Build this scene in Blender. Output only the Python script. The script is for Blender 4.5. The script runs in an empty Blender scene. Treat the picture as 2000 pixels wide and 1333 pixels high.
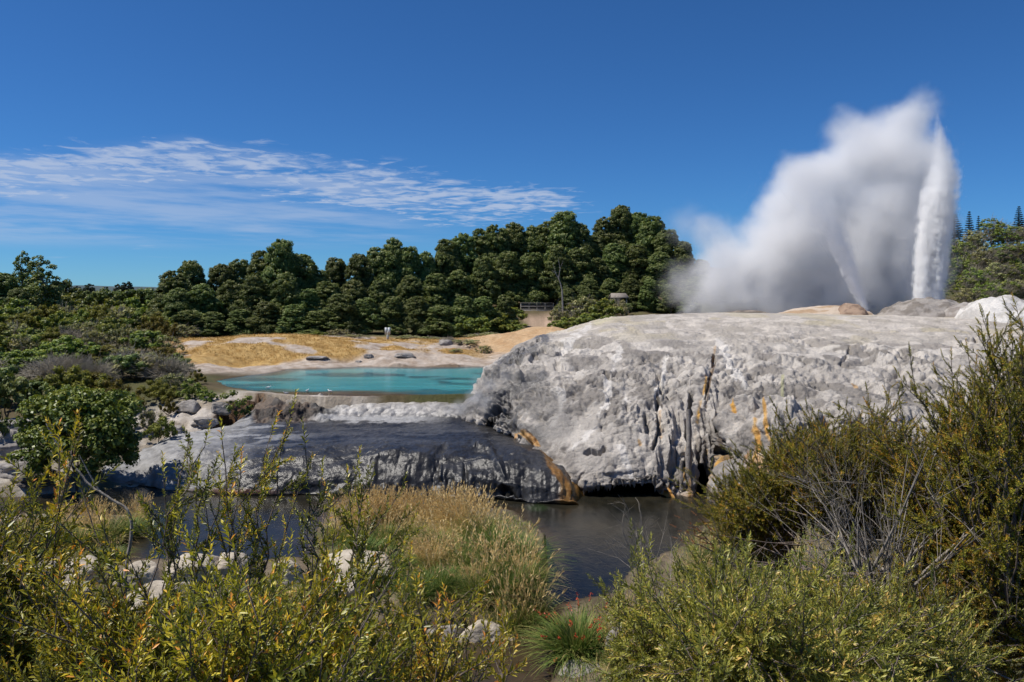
import bpy, math, random
import numpy as np
from mathutils import Vector
random.seed(7)
RNG = np.random.default_rng(11)
S = bpy.context.scene
COL = S.collection
H = 10.0            # camera height above the stream (metres); horizon row and focal length of the photograph
HOR, FOC = 575.0, 1600.0

# ------------------------------------------------------------------ camera, sky, sun, exposure
cam = bpy.data.objects.new('camera', bpy.data.cameras.new('camera'))
COL.objects.link(cam)
cam.location = (0, 0, H); cam.rotation_euler = (math.radians(90), 0, 0)
cam.data.sensor_width = 36; cam.data.lens = 36 * FOC / 2000
cam.data.shift_y = -(666.5 - HOR) / 2000
cam.data.clip_start = 0.05; cam.data.clip_end = 9000
S.camera = cam

SUN_TO = Vector((-0.54, -0.02, 0.86)).normalized()
sun = bpy.data.objects.new('sun', bpy.data.lights.new('sun', 'SUN')); COL.objects.link(sun)
sun.rotation_euler = SUN_TO.to_track_quat('Z', 'Y').to_euler()
sun.data.energy = 4.9; sun.data.angle = math.radians(0.53); sun.data.color = (1.0, 0.945, 0.86)

W = bpy.data.worlds.new('World'); S.world = W; W.use_nodes = True
nt = W.node_tree; N = nt.nodes; L = nt.links; N.clear()
def nn(tree, typ, **kw):
    n = tree.nodes.new(typ)
    for k, v in kw.items():
        if k in ('i',):
            for kk, vv in v.items(): n.inputs[kk].default_value = vv
        else: setattr(n, k, v)
    return n
def mth(tree, op, a, b=None, c=None, clamp=False):
    n = tree.nodes.new('ShaderNodeMath'); n.operation = op; n.use_clamp = clamp
    for k, v in enumerate((a, b, c)):
        if v is None: continue
        if isinstance(v, (int, float)): n.inputs[k].default_value = v
        else: tree.links.new(v, n.inputs[k])
    return n.outputs[0]
def sstep(tree, x, a, b):
    n = tree.nodes.new('ShaderNodeMapRange'); n.interpolation_type = 'SMOOTHSTEP'
    tree.links.new(x, n.inputs[0]); n.inputs[1].default_value = a; n.inputs[2].default_value = b
    return n.outputs[0]
sky = nn(nt, 'ShaderNodeTexSky', sky_type='NISHITA', sun_disc=False)
sky.sun_elevation = math.asin(SUN_TO.z); sky.sun_rotation = math.atan2(SUN_TO.x, SUN_TO.y)
sky.altitude = 2000; sky.air_density = 1.0; sky.dust_density = 0.0; sky.ozone_density = 10.0
tint = nn(nt, 'ShaderNodeMix', data_type='RGBA', blend_type='MULTIPLY'); tint.inputs[0].default_value = 1
L.new(sky.outputs[0], tint.inputs[6]); tint.inputs[7].default_value = (0.42, 0.735, 0.95, 1)
tc = nn(nt, 'ShaderNodeTexCoord'); sx = nn(nt, 'ShaderNodeSeparateXYZ'); L.new(tc.outputs['Generated'], sx.inputs[0])
yy = mth(nt, 'MAXIMUM', sx.outputs[1], 0.001)
bb = mth(nt, 'DIVIDE', sx.outputs[0], yy); ee = mth(nt, 'DIVIDE', sx.outputs[2], yy)
es = mth(nt, 'MAXIMUM', ee, 0.02)
pxx = mth(nt, 'DIVIDE', bb, es); pyy = mth(nt, 'DIVIDE', 1.0, es)
def plane_vec(ax, ay, sh):
    v = nn(nt, 'ShaderNodeCombineXYZ'); L.new(mth(nt, 'MULTIPLY', pxx, ax), v.inputs[0]); L.new(mth(nt, 'ADD', mth(nt, 'MULTIPLY', pyy, ay), mth(nt, 'MULTIPLY', pxx, sh)), v.inputs[1]); return v.outputs[0]
def wnoise(scale, det, rough, vec, dist=0.0):
    n = nn(nt, 'ShaderNodeTexNoise', i={'Scale': scale, 'Detail': det, 'Roughness': rough, 'Distortion': dist}); L.new(vec, n.inputs['Vector']); return n.outputs[0]
n_f = wnoise(3.4, 5, 0.60, plane_vec(1.25, 1.0, 0.12), 0.5); n_m = wnoise(1.15, 4, 0.55, plane_vec(0.8, 1.0, 0.25)); n_l = wnoise(0.32, 3, 0.5, plane_vec(0.7, 1.0, 0.2))
# one thin sheet of rippled cloud: its upper edge falls away to the right, its lower edge dissolves into soft bands
def rel(x, lo, hi): return sstep(nt, x, lo, hi)
up = mth(nt, 'SUBTRACT', mth(nt, 'SUBTRACT', 0.138, mth(nt, 'MULTIPLY', bb, 0.155)), mth(nt, 'MULTIPLY', mth(nt, 'MAXIMUM', mth(nt, 'SUBTRACT', -0.40, bb), 0), 0.24))
dep = mth(nt, 'SUBTRACT', up, ee)                                     # how far below the upper edge
m_up = rel(dep, -0.014, 0.020); thick = rel(bb, 0.14, -0.10)
m_core = mth(nt, 'MULTIPLY', m_up, rel(mth(nt, 'SUBTRACT', dep, mth(nt, 'MULTIPLY', thick, 0.045)), 0.040, 0.0))
m_rt = rel(bb, 0.135, 0.06)
core = mth(nt, 'MULTIPLY', m_core, m_rt)
d1 = mth(nt, 'ADD', mth(nt, 'ADD', mth(nt, 'MULTIPLY', n_f, 1.15), mth(nt, 'MULTIPLY', n_m, 0.8)), mth(nt, 'ADD', mth(nt, 'MULTIPLY', n_l, 0.5), mth(nt, 'MULTIPLY', core, 0.42)))
c1 = mth(nt, 'MULTIPLY', mth(nt, 'MULTIPLY', sstep(nt, d1, 1.42, 1.80), rel(core, 0.0, 0.35)), 0.95)
bv = nn(nt, 'ShaderNodeCombineXYZ'); L.new(mth(nt, 'MULTIPLY', bb, 2.6), bv.inputs[0]); L.new(mth(nt, 'ADD', mth(nt, 'MULTIPLY', ee, 34), mth(nt, 'MULTIPLY', bb, 2.6)), bv.inputs[1])
n_b = wnoise(1.0, 6, 0.60, bv.outputs[0]); m_b = mth(nt, 'MULTIPLY', mth(nt, 'MULTIPLY', rel(dep, 0.0, 0.035), rel(ee, 0.050, 0.080)), rel(bb, -0.04, -0.22))
c2 = mth(nt, 'MULTIPLY', mth(nt, 'MULTIPLY', rel(mth(nt, 'ADD', n_b, mth(nt, 'MULTIPLY', n_m, 0.3)), 0.50, 0.78), m_b), 0.58)
c1 = mth(nt, 'MAXIMUM', c1, c2)
# faint low wisps
cv2 = nn(nt, 'ShaderNodeCombineXYZ'); L.new(mth(nt, 'MULTIPLY', bb, 6), cv2.inputs[0]); L.new(mth(nt, 'MULTIPLY', ee, 90), cv2.inputs[1])
n3 = wnoise(1.6, 4, 0.5, cv2.outputs[0])
w1 = mth(nt, 'MULTIPLY', sstep(nt, n3, 0.60, 0.78), mth(nt, 'MULTIPLY', sstep(nt, ee, 0.02, 0.045), sstep(nt, ee, 0.15, 0.05)))
w1 = mth(nt, 'MULTIPLY', w1, mth(nt, 'MULTIPLY', sstep(nt, bb, 0.1, -0.2), 0.35))
cf = mth(nt, 'MULTIPLY', mth(nt, 'MAXIMUM', c1, w1), 0.80, clamp=True)
cm = nn(nt, 'ShaderNodeMix', data_type='RGBA'); L.new(cf, cm.inputs[0]); L.new(tint.outputs[2], cm.inputs[6]); cm.inputs[7].default_value = (4.9, 5.7, 7.3, 1)
bg = nn(nt, 'ShaderNodeBackground'); bg.inputs[1].default_value = 0.10; L.new(cm.outputs[2], bg.inputs[0])
wo = nn(nt, 'ShaderNodeOutputWorld'); L.new(bg.outputs[0], wo.inputs[0])

S.view_settings.view_transform = 'Standard'; S.view_settings.look = 'None'
S.view_settings.exposure = 0; S.view_settings.gamma = 1; S.view_settings.use_curve_mapping = False
S.render.engine = 'CYCLES'
cy = S.cycles
cy.use_denoising = True; cy.volume_bounces = 7; cy.max_bounces = 8; cy.diffuse_bounces = 2; cy.glossy_bounces = 2
cy.transmission_bounces = 4; cy.transparent_max_bounces = 8; cy.volume_max_steps = 256
cy.use_adaptive_sampling = True; cy.adaptive_threshold = 0.03
cy.caustics_reflective = False; cy.caustics_refractive = False

# ------------------------------------------------------------------ helpers
def P(px, py, Y):
    return np.array([(px - 1000) / FOC * Y, Y, H - (py - HOR) / FOC * Y])
def topix(X, Y, Z):
    return 1000 + FOC * X / Y, HOR + FOC * (H - Z) / Y
def gY(py, z): return (H - z) * FOC / (py - HOR)

def _h(ix, iy, iz, seed):
    with np.errstate(over='ignore'):
        n = (ix.astype(np.uint32) * np.uint32(374761393) + iy.astype(np.uint32) * np.uint32(668265263)
             + iz.astype(np.uint32) * np.uint32(2147483647 - 1274126177 % 1000003) + np.uint32(seed * 974634777 % 4294967291))
        n = (n ^ (n >> np.uint32(13))) * np.uint32(1274126177)
        n = (n ^ (n >> np.uint32(16))) * np.uint32(2246822519)
        n ^= n >> np.uint32(15)
    return n.astype(np.float64) / 4294967295.0
def vnoise(x, y, z, seed=0):
    x, y, z = np.broadcast_arrays(x, y, z)
    ix, iy, iz = np.floor(x).astype(np.int64), np.floor(y).astype(np.int64), np.floor(z).astype(np.int64)
    fx, fy, fz = x - ix, y - iy, z - iz
    ux, uy, uz = [t * t * t * (t * (t * 6 - 15) + 10) for t in (fx, fy, fz)]
    r = 0
    for a in (0, 1):
        for b in (0, 1):
            for c in (0, 1):
                r = r + (ux if a else 1 - ux) * (uy if b else 1 - uy) * (uz if c else 1 - uz) * _h(ix + a, iy + b, iz + c, seed)
    return r * 2 - 1
def fbm(x, y, z, octv=4, seed=0, gain=0.5):
    r, a, f = 0, 1.0, 1.0
    for k in range(octv):
        r = r + a * vnoise(x * f + 17.3 * k, y * f - 9.1 * k, z * f + 3.7 * k, seed + k); a *= gain; f *= 2.03
    return r
def worley(x, y, z, seed=0):
    x, y, z = np.broadcast_arrays(x, y, z)
    ix, iy, iz = np.floor(x).astype(np.int64), np.floor(y).astype(np.int64), np.floor(z).astype(np.int64)
    best = np.full(x.shape, 9.0)
    for a in (-1, 0, 1):
        for b in (-1, 0, 1):
            for c in (-1, 0, 1):
                qx, qy, qz = ix + a, iy + b, iz + c
                dx = qx + _h(qx, qy, qz, seed) - x; dy = qy + _h(qx, qy, qz, seed + 5) - y; dz = qz + _h(qx, qy, qz, seed + 9) - z
                best = np.minimum(best, dx * dx + dy * dy + dz * dz)
    return np.sqrt(best)
def dome(x, y, z, seed=0):
    w = worley(x, y, z, seed); return np.sqrt(np.clip(1 - (w / 0.92) ** 2, 0, 1)) - 0.62
def ss(x, a, b):
    t = np.clip((x - a) / (b - a), 0, 1); return t * t * (3 - 2 * t)
def lerp3(c0, c1, t): return c0 * (1 - t[..., None]) + np.asarray(c1) * t[..., None]
def segd(px, py, pts):
    """distance in (px, py) to a polyline"""
    d = np.full(np.shape(px), 1e9)
    for (x0, y0), (x1, y1) in zip(pts[:-1], pts[1:]):
        vx, vy = x1 - x0, y1 - y0
        t = np.clip(((px - x0) * vx + (py - y0) * vy) / (vx * vx + vy * vy + 1e-9), 0, 1)
        d = np.minimum(d, np.hypot(px - x0 - t * vx, py - y0 - t * vy))
    return d

def mesh_obj(name, V, F, mat, parent=None, smooth=False, attrs=None, matidx=None, loc=None):
    """V (n,3); F a list of int arrays (m,k) of any widths; attrs {name: (n,) floats or (n,3) colours}"""
    V = np.asarray(V, dtype=np.float64)
    if loc is not None: V = V - np.asarray(loc)
    me = bpy.data.meshes.new(name)
    F = [np.asarray(f) for f in F if len(f)]
    me.vertices.add(len(V)); me.vertices.foreach_set('co', V.astype(np.float32).ravel())
    nl = sum(f.size for f in F); me.loops.add(nl)
    me.loops.foreach_set('vertex_index', np.concatenate([f.ravel() for f in F]).astype(np.int32))
    cnt = np.concatenate([np.full(len(f), f.shape[1]) for f in F]); st = np.concatenate([[0], np.cumsum(cnt)[:-1]])
    me.polygons.add(len(cnt)); me.polygons.foreach_set('loop_start', st.astype(np.int32))
    try: me.polygons.foreach_set('loop_total', cnt.astype(np.int32))
    except Exception: pass
    mats = mat if isinstance(mat, (list, tuple)) else [mat]
    for m in mats: me.materials.append(m)
    if matidx is not None: me.polygons.foreach_set('material_index', np.asarray(matidx, dtype=np.int32))
    me.update(calc_edges=True)
    if smooth: me.polygons.foreach_set('use_smooth', np.ones(len(cnt), dtype=bool))
    for k, a in (attrs or {}).items():
        a = np.asarray(a, dtype=np.float32)
        if a.ndim == 1:
            at = me.attributes.new(k, 'FLOAT', 'POINT'); at.data.foreach_set('value', a)
        else:
            at = me.attributes.new(k, 'FLOAT_COLOR', 'POINT')
            at.data.foreach_set('color', np.concatenate([a, np.ones((len(a), 1), np.float32)], 1).ravel())
    o = bpy.data.objects.new(name, me); COL.objects.link(o)
    if parent is not None: o.parent = parent
    if loc is not None: o.location = loc
    return o
def empty(name, loc, label=None, cat=None, group=None):
    o = bpy.data.objects.new(name, None); COL.objects.link(o); o.location = tuple(float(v) for v in loc); o.empty_display_size = 0.3
    if label: tag(o, label, cat, group)
    return o
def tag(o, label=None, cat=None, group=None, kind=None):
    if label: o['label'] = label
    if cat: o['category'] = cat
    if group: o['group'] = group
    if kind: o['kind'] = kind
    return o
def copy_thing(src, loc, rz=0.0, sc=(1, 1, 1), label=None, group=None):
    r = src.copy(); COL.objects.link(r); r.location = tuple(float(v) for v in loc); r.rotation_euler = (0, 0, rz); r.scale = sc
    if label: r['label'] = label
    if group: r['group'] = group
    for ch in list(src.children):
        c = ch.copy(); COL.objects.link(c); c.parent = r
    return r
ORD = ['first', 'second', 'third', 'fourth', 'fifth', 'sixth', 'seventh', 'eighth', 'ninth', 'tenth', 'eleventh', 'twelfth', 'thirteenth',
       'fourteenth', 'fifteenth', 'sixteenth', 'seventeenth', 'eighteenth', 'nineteenth', 'twentieth']

class MB:
    """collects vertices and faces of one mesh"""
    def __init__(s): s.V = []; s.F = []; s.A = []; s.n = 0
    def add(s, V, F, a=0.5):
        V = np.asarray(V, float); F = [np.asarray(F)] if not isinstance(F, list) else F
        s.V.append(V)
        for f in F:
            if len(f): s.F.append(np.asarray(f) + s.n)
        s.A.append(np.full(len(V), a) if np.isscalar(a) else np.asarray(a)); s.n += len(V)
    def box(s, c, d, a=0.5, rz=0.0):
        c = np.array(c, float); d = np.array(d, float) / 2
        v = np.array([[x, y, z] for x in (-1, 1) for y in (-1, 1) for z in (-1, 1)]) * d
        cs, sn = math.cos(rz), math.sin(rz)
        v = np.c_[v[:, 0] * cs - v[:, 1] * sn, v[:, 0] * sn + v[:, 1] * cs, v[:, 2]] + c
        s.add(v, np.array([[0, 1, 3, 2], [4, 6, 7, 5], [0, 4, 5, 1], [2, 3, 7, 6], [0, 2, 6, 4], [1, 5, 7, 3]]), a)
    def tube(s, pts, rad, sides=5, a=0.5):
        pts = np.asarray(pts, float); n = len(pts); rad = np.broadcast_to(rad, (n,))
        t = np.gradient(pts, axis=0); t /= np.linalg.norm(t, axis=1)[:, None] + 1e-9
        up = np.array([0.13, 0.31, 0.94]); u = np.cross(t, up); u /= np.linalg.norm(u, axis=1)[:, None] + 1e-9; w = np.cross(t, u)
        ang = np.arange(sides) * 2 * math.pi / sides
        V = pts[:, None] + rad[:, None, None] * (np.cos(ang)[None, :, None] * u[:, None] + np.sin(ang)[None, :, None] * w[:, None])
        i = np.arange(n - 1)[:, None] * sides; j = np.arange(sides)[None]; k = (j + 1) % sides
        F = np.stack([i + j, i + k, i + sides + k, i + sides + j], -1).reshape(-1, 4)
        s.add(V.reshape(-1, 3), F, a)
    def obj(s, name, mat, parent=None, smooth=False, extra=None, loc=None):
        at = {'rnd': np.concatenate(s.A)}
        at.update(extra or {})
        return mesh_obj(name, np.concatenate(s.V), s.F, mat, parent, smooth, at, loc=loc)

# ------------------------------------------------------------------ materials
def material(name):
    m = bpy.data.materials.new(name); m.use_nodes = True
    t = m.node_tree; b = t.nodes['Principled BSDF']; return m, t, b
def tcoord(t, scale=None, space='Object'):
    tc = t.nodes.new('ShaderNodeTexCoord'); o = tc.outputs[space]
    if scale is not None:
        mp = t.nodes.new('ShaderNodeMapping'); mp.inputs['Scale'].default_value = scale if hasattr(scale, '__len__') else (scale,) * 3
        t.links.new(o, mp.inputs[0]); o = mp.outputs[0]
    return o
def noise(t, vec, scale, det=4, rough=0.55, dist=0.0):
    n = t.nodes.new('ShaderNodeTexNoise'); n.inputs['Scale'].default_value = scale; n.inputs['Detail'].default_value = det
    n.inputs['Roughness'].default_value = rough; n.inputs['Distortion'].default_value = dist; t.links.new(vec, n.inputs['Vector']); return n.outputs[0]
def ramp(t, x, stops):
    r = t.nodes.new('ShaderNodeValToRGB'); e = r.color_ramp.elements
    while len(e) < len(stops): e.new(0.5)
    for k, (p, c) in enumerate(stops): e[k].position = p; e[k].color = (*c, 1) if len(c) == 3 else c
    t.links.new(x, r.inputs[0]); return r.outputs[0]
def mixc(t, a, b, f, mode='MIX'):
    n = t.nodes.new('ShaderNodeMix'); n.data_type = 'RGBA'; n.blend_type = mode
    for s, v in ((0, f), (6, a), (7, b)):
        if isinstance(v, (int, float)): n.inputs[s].default_value = v
        elif isinstance(v, tuple): n.inputs[s].default_value = (*v, 1) if len(v) == 3 else v
        else: t.links.new(v, n.inputs[s])
    return n.outputs[2]
def bump(t, b, h, strength=0.5, dist=0.1, prev=None):
    n = t.nodes.new('ShaderNodeBump'); n.inputs['Strength'].default_value = strength; n.inputs['Distance'].default_value = dist
    t.links.new(h, n.inputs['Height'])
    if prev is not None: t.links.new(prev, n.inputs['Normal'])
    if b is not None: t.links.new(n.outputs[0], b.inputs['Normal'])
    return n.outputs[0]
def attr(t, name, out='Color'):
    a = t.nodes.new('ShaderNodeAttribute'); a.attribute_name = name; return a.outputs[out]

def leaf_mat(name, stops, trans=0.35, rough=0.45, spread=0.25, spec=0.35, hue=0.045):
    """foliage: colour by the leaf's own random number, slightly different for every plant"""
    m, t, b = material(name)
    r = attr(t, 'rnd', 'Fac')
    c = ramp(t, r, stops)
    oi = t.nodes.new('ShaderNodeObjectInfo')
    hv = t.nodes.new('ShaderNodeHueSaturation')
    t.links.new(mth(t, 'ADD', 0.5 - hue * 0.6, mth(t, 'MULTIPLY', oi.outputs['Random'], hue)), hv.inputs['Hue'])
    t.links.new(mth(t, 'ADD', 1 - spread, mth(t, 'MULTIPLY', oi.outputs['Random'], 2 * spread)), hv.inputs['Value'])
    t.links.new(c, hv.inputs['Color']); c = hv.outputs[0]
    t.links.new(c, b.inputs['Base Color']); b.inputs['Roughness'].default_value = rough; b.inputs['Specular IOR Level'].default_value = spec
    if trans > 0:
        tr = t.nodes.new('ShaderNodeBsdfTranslucent'); t.links.new(mixc(t, c, (0.9, 1.0, 0.35), 0.35, 'MULTIPLY'), tr.inputs[0])
        tr2 = mixc(t, c, (1.25, 1.2, 0.5), 1.0, 'MULTIPLY'); t.links.new(tr2, tr.inputs[0])
        ms = t.nodes.new('ShaderNodeMixShader'); ms.inputs[0].default_value = trans
        t.links.new(b.outputs[0], ms.inputs[1]); t.links.new(tr.outputs[0], ms.inputs[2])
        t.links.new(ms.outputs[0], t.nodes['Material Output'].inputs[0])
    return m
def bark_mat(name, c0, c1, rough=0.85, scale=6):
    m, t, b = material(name)
    v = tcoord(t, (scale, scale, scale * 0.4)); n = noise(t, v, 2.0, 5, 0.6)
    t.links.new(ramp(t, n, [(0.3, c0), (0.7, c1)]), b.inputs['Base Color']); b.inputs['Roughness'].default_value = rough
    bump(t, b, n, 0.5, 0.02); return m
# ------------------------------------------------------------------ ground
ctl = []                                  # (px, distance, height)
def c_(px, Y, z): ctl.append((px, Y, z))
for px in (-1400, -300, 500, 1000, 1500, 2300, 3400):
    c_(px, 0.6, 8.3); c_(px, 2.0, 8.0); c_(px, 4, 7.0); c_(px, 8, 5.3)
for px, a in ((-1400, 3.2), (-300, 3.0), (300, 2.4), (800, 1.6), (1050, 1.0), (1300, 1.8), (1700, 3.0), (2300, 4.2), (3400, 5)):
    c_(px, 15, a)
for px in (-300, 100, 500): c_(px, 21, 1.3); c_(px, 28, 0.45); c_(px, 34, 0.2)
c_(700, 21, 0.6); c_(1050, 22, 0.1); c_(850, 29, 0.8); c_(950, 33, 0.7); c_(1180, 22.5, 0.6); c_(1300, 25, 0.8); c_(1450, 30, 1.0); c_(1500, 20, 2.0)
c_(1700, 25, 2.5); c_(2000, 25, 3.3); c_(2300, 30, 4.0); c_(3400, 30, 5); c_(1600, 36, 0.8); c_(1900, 38, 1.2)
c_(-1400, 30, 2.0); c_(-1400, 45, 2.5)
for px in (-300, 0, 120): c_(px, 41, 0.5); c_(px, 45, 1.2); c_(px, 50, 2.0)
for px in (300, 450, 600, 750, 900, 1050, 1200, 1400, 1700): c_(px, 41.5, -0.8); c_(px, 46, 0.0 if px > 500 else 0.6)
c_(2000, 46, 0.5); c_(2300, 46, 2.0)
c_(330, 49.5, 1.65); c_(450, 50, 1.75); c_(560, 50.5, 1.3); c_(750, 51, 1.0); c_(900, 51, 1.5)
c_(240, 52, 2.1); c_(400, 52.5, 2.9); c_(470, 53, 2.9); c_(300, 56, 3.2); c_(400, 57, 3.45); c_(340, 62, 3.6); c_(380, 70, 3.7)
for px in (500, 700, 900, 1050): c_(px, 56, 3.0); c_(px, 65, 2.6); c_(px, 78, 3.5)
for px, y0, y1 in ((330, 80, 4.6), (420, 80, 4.5), (520, 80, 4.5), (620, 80, 4.4), (720, 80, 4.15), (850, 80, 3.9), (940, 82, 3.8)): c_(px, y0, y1)
for px, z in ((360, 5.0), (480, 5.3), (560, 5.4), (640, 5.2), (700, 4.7), (760, 5.05), (860, 4.5), (940, 4.6)): c_(px, 91, z)
for px, z in ((400, 4.6), (560, 4.8), (760, 4.7), (860, 4.4)): c_(px, 100, z)
c_(950, 90, 4.4); c_(1000, 93, 5.6); c_(1050, 95, 6.15); c_(1100, 95, 6.0); c_(1135, 93, 5.2); c_(1050, 104, 4.9); c_(1050, 113, 5.4); c_(1050, 122, 6.9)
c_(980, 110, 5.0); c_(900, 112, 4.9); c_(1120, 110, 6.0)
c_(200, 56, 3.2); c_(60, 55, 2.8); c_(-200, 56, 3.2); c_(-1400, 60, 4)
c_(200, 70, 4.0); c_(40, 70, 4.4); c_(-200, 70, 5.0); c_(250, 85, 4.7); c_(60, 95, 5.9); c_(-200, 95, 6.6); c_(200, 130, 5.4); c_(0, 135, 6.4); c_(-1400, 130, 8)
c_(350, 115, 4.7); c_(500, 112, 4.9); c_(700, 114, 5.2); c_(500, 140, 6.0); c_(700, 140, 7.5); c_(850, 140, 9.0); c_(1000, 142, 10.0); c_(1120, 140, 10.5); c_(1230, 140, 12.0); c_(1400, 140, 11)
c_(1000, 180, 14); c_(1250, 185, 17); c_(700, 180, 9); c_(1600, 180, 15); c_(1600, 140, 9)
c_(1250, 115, 6.8); c_(1500, 115, 6.8); c_(1800, 108, 6.9); c_(2000, 108, 8.0); c_(2300, 108, 10)
for px in (1200, 1400, 1700, 2000, 2300): c_(px, 62, 4.0); c_(px, 80, 6.4)
c_(1860, 125, 12); c_(1950, 135, 17.5); c_(2100, 140, 19); c_(2400, 145, 20); c_(1700, 150, 12); c_(3400, 100, 14)
for px in (-1400, 0, 200, 500): c_(px, 300, 5.5); c_(px, 900, 3); c_(px, 3500, 0)
for px in (1000, 1500, 2000, 3400): c_(px, 260, 14); c_(px, 700, 6); c_(px, 3500, 0)
ctl = np.array(ctl, float)
def _uv(X, Y):
    th = np.arctan2(X, Y); r = np.maximum(np.hypot(X, Y), 0.3); return th * 2.0, np.log(r) * 2.0
cX = (ctl[:, 0] - 1000) / FOC * ctl[:, 1]; cu, cvv = _uv(cX, ctl[:, 1])
def _k(d2): return -np.sqrt(d2 + 0.0009)
A = _k((cu[:, None] - cu) ** 2 + (cvv[:, None] - cvv) ** 2)
nc = len(ctl); M = np.zeros((nc + 1, nc + 1)); M[:nc, :nc] = A; M[:nc, nc] = 1; M[nc, :nc] = 1
wts = np.linalg.solve(M, np.r_[ctl[:, 2], 0])
def rbf(X, Y):
    X, Y = np.broadcast_arrays(np.asarray(X, float), np.asarray(Y, float)); u, v = _uv(X.ravel(), Y.ravel()); out = np.empty(u.shape)
    for s in range(0, len(u), 20000):
        d2 = (u[s:s + 20000, None] - cu) ** 2 + (v[s:s + 20000, None] - cvv) ** 2
        out[s:s + 20000] = _k(d2) @ wts[:nc] + wts[nc]
    return out.reshape(X.shape)
def poly_world(pts, z):
    return np.array([((px - 1000) / FOC * gY(py, z), gY(py, z)) for px, py in pts])
def sdist(X, Y, poly):
    """signed distance to a polygon, positive inside"""
    X = np.asarray(X, float); Y = np.asarray(Y, float); d = np.full(X.shape, 1e9); ins = np.zeros(X.shape, bool); n = len(poly)
    for i in range(n):
        x0, y0 = poly[i]; x1, y1 = poly[(i + 1) % n]; vx, vy = x1 - x0, y1 - y0
        t = np.clip(((X - x0) * vx + (Y - y0) * vy) / (vx * vx + vy * vy + 1e-9), 0, 1)
        d = np.minimum(d, np.hypot(X - x0 - t * vx, Y - y0 - t * vy))
        if y0 != y1:
            cr = ((y0 > Y) != (y1 > Y)) & (X < (x1 - x0) * (Y - y0) / (y1 - y0) + x0); ins ^= cr
    return np.where(ins, d, -d)
STREAM = poly_world([(-900, 972), (0, 972), (260, 952), (700, 940), (1100, 935), (1430, 935), (1480, 985), (1400, 1010), (1365, 1060), (1330, 1105), (1235, 1150), (1205, 1190),
    (1100, 1215), (1088, 1260), (1085, 1350), (1040, 1430), (900, 1400), (740, 1360), (720, 1295), (800, 1250), (900, 1232), (1000, 1228), (1058, 1195), (1070, 1120),
    (1060, 1050), (1000, 1000), (900, 985), (720, 975), (645, 985), (620, 1040), (605, 1112), (450, 1112), (252, 1115), (240, 1060), (268, 1010), (150, 1000), (0, 1008), (-900, 1008)], 0.0)
POOLZ = 3.25
POOL = poly_world([(424, 744), (455, 737), (520, 731), (560, 722), (620, 721), (700, 717), (820, 718), (1000, 716), (1090, 716), (1090, 768), (900, 773), (700, 776), (600, 773), (500, 766), (450, 756)], POOLZ)
PUDDLE = poly_world([(405, 843), (440, 829), (512, 822), (505, 836), (440, 847)], 1.72)
def ground_z(X, Y, fine=True):
    X = np.asarray(X, float); Y = np.asarray(Y, float); z = rbf(X, Y); r = np.hypot(X, Y)
    Ys = np.maximum(Y, 1.0); px = 1000 + FOC * X / Ys
    sinter = ss(px, 180, 300) * ss(-px, -760, -640) * ss(r, 42, 46) * ss(-r, -60, -54)
    far = ss(px, 300, 380) * ss(-px, -1200, -1100) * ss(r, 73, 77) * ss(-r, -98, -92)
    amp = 0.06 + 0.05 * ss(r, 5, 20) + 0.16 * sinter + 0.13 * far + 0.25 * ss(r, 100, 140)
    if fine:
        z = z + amp * fbm(X / 2.6, Y / 2.6, 0 * X, 5, 3) + sinter * (0.55 * dome(X / 1.7, Y / 1.5, 0 * X, 4) + 0.22 * dome(X / 0.6, Y / 0.6, 0 * X, 14)) + 0.14 * far * (0.5 - worley(X / 1.9, Y / 1.5, 0 * X, 8))
    wob = 0.30 * fbm(X / 1.8, Y / 1.8, 0 * X + 5, 3, 9)
    d = sdist(X, Y, STREAM) + wob * 0.8
    shore = 0.04 + 0.30 * ss(-d, 0, 1.2)
    z = np.where(d > 0, np.minimum(z, -0.05) * 0 - 0.06 - 0.75 * ss(d, 0, 1.6), np.maximum(z, np.where((r < 41) , shore, -5)))
    dp = sdist(X, Y, POOL) + wob
    near = (r > 53) & (r < 82)
    z = np.where(dp > 0, POOLZ - 0.04 - 0.9 * ss(dp, 0, 2.5), np.where(near & (dp > -2.2), np.maximum(z, POOLZ + 0.03 + 0.22 * ss(-dp, 0, 1.5)), z))
    dq = sdist(X, Y, PUDDLE) + wob * 0.3
    z = np.where(dq > 0, 1.62, z)
    return z
def gz(X, Y): return float(ground_z(np.array([X]), np.array([Y]))[0])
def gpt(px, Y, dz=0.0):
    X = (px - 1000) / FOC * Y; return np.array([X, Y, gz(X, Y) + dz])

th = np.concatenate([np.linspace(-180, -40, 70, endpoint=False), np.linspace(-40, 40, 820, endpoint=False), np.linspace(40, 180, 71)]) * math.pi / 180
rr = np.concatenate([np.geomspace(0.3, 14, 60, endpoint=False), np.geomspace(14, 48, 210, endpoint=False), np.geomspace(48, 100, 260, endpoint=False), np.geomspace(100, 4500, 130)])
T, R = np.meshgrid(th, rr); GX = R * np.sin(T); GY = R * np.cos(T); GZ = ground_z(GX, GY)
behind = np.cos(T) < 0.15
GZ = np.where(behind & (R < 40), np.maximum(GZ, 8.3), GZ)
nr, nth = T.shape
idx = np.arange(nr * nth).reshape(nr, nth)
F = np.stack([idx[:-1, :-1], idx[:-1, 1:], idx[1:, 1:], idx[1:, :-1]], -1).reshape(-1, 4)[:, ::-1]
x, y, z = GX.ravel(), GY.ravel(), GZ.ravel(); r = np.hypot(x, y); pxg = np.where(y > 1, 1000 + FOC * x / np.maximum(y, 1), np.where(x > 0, 3000, -1000))
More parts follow.
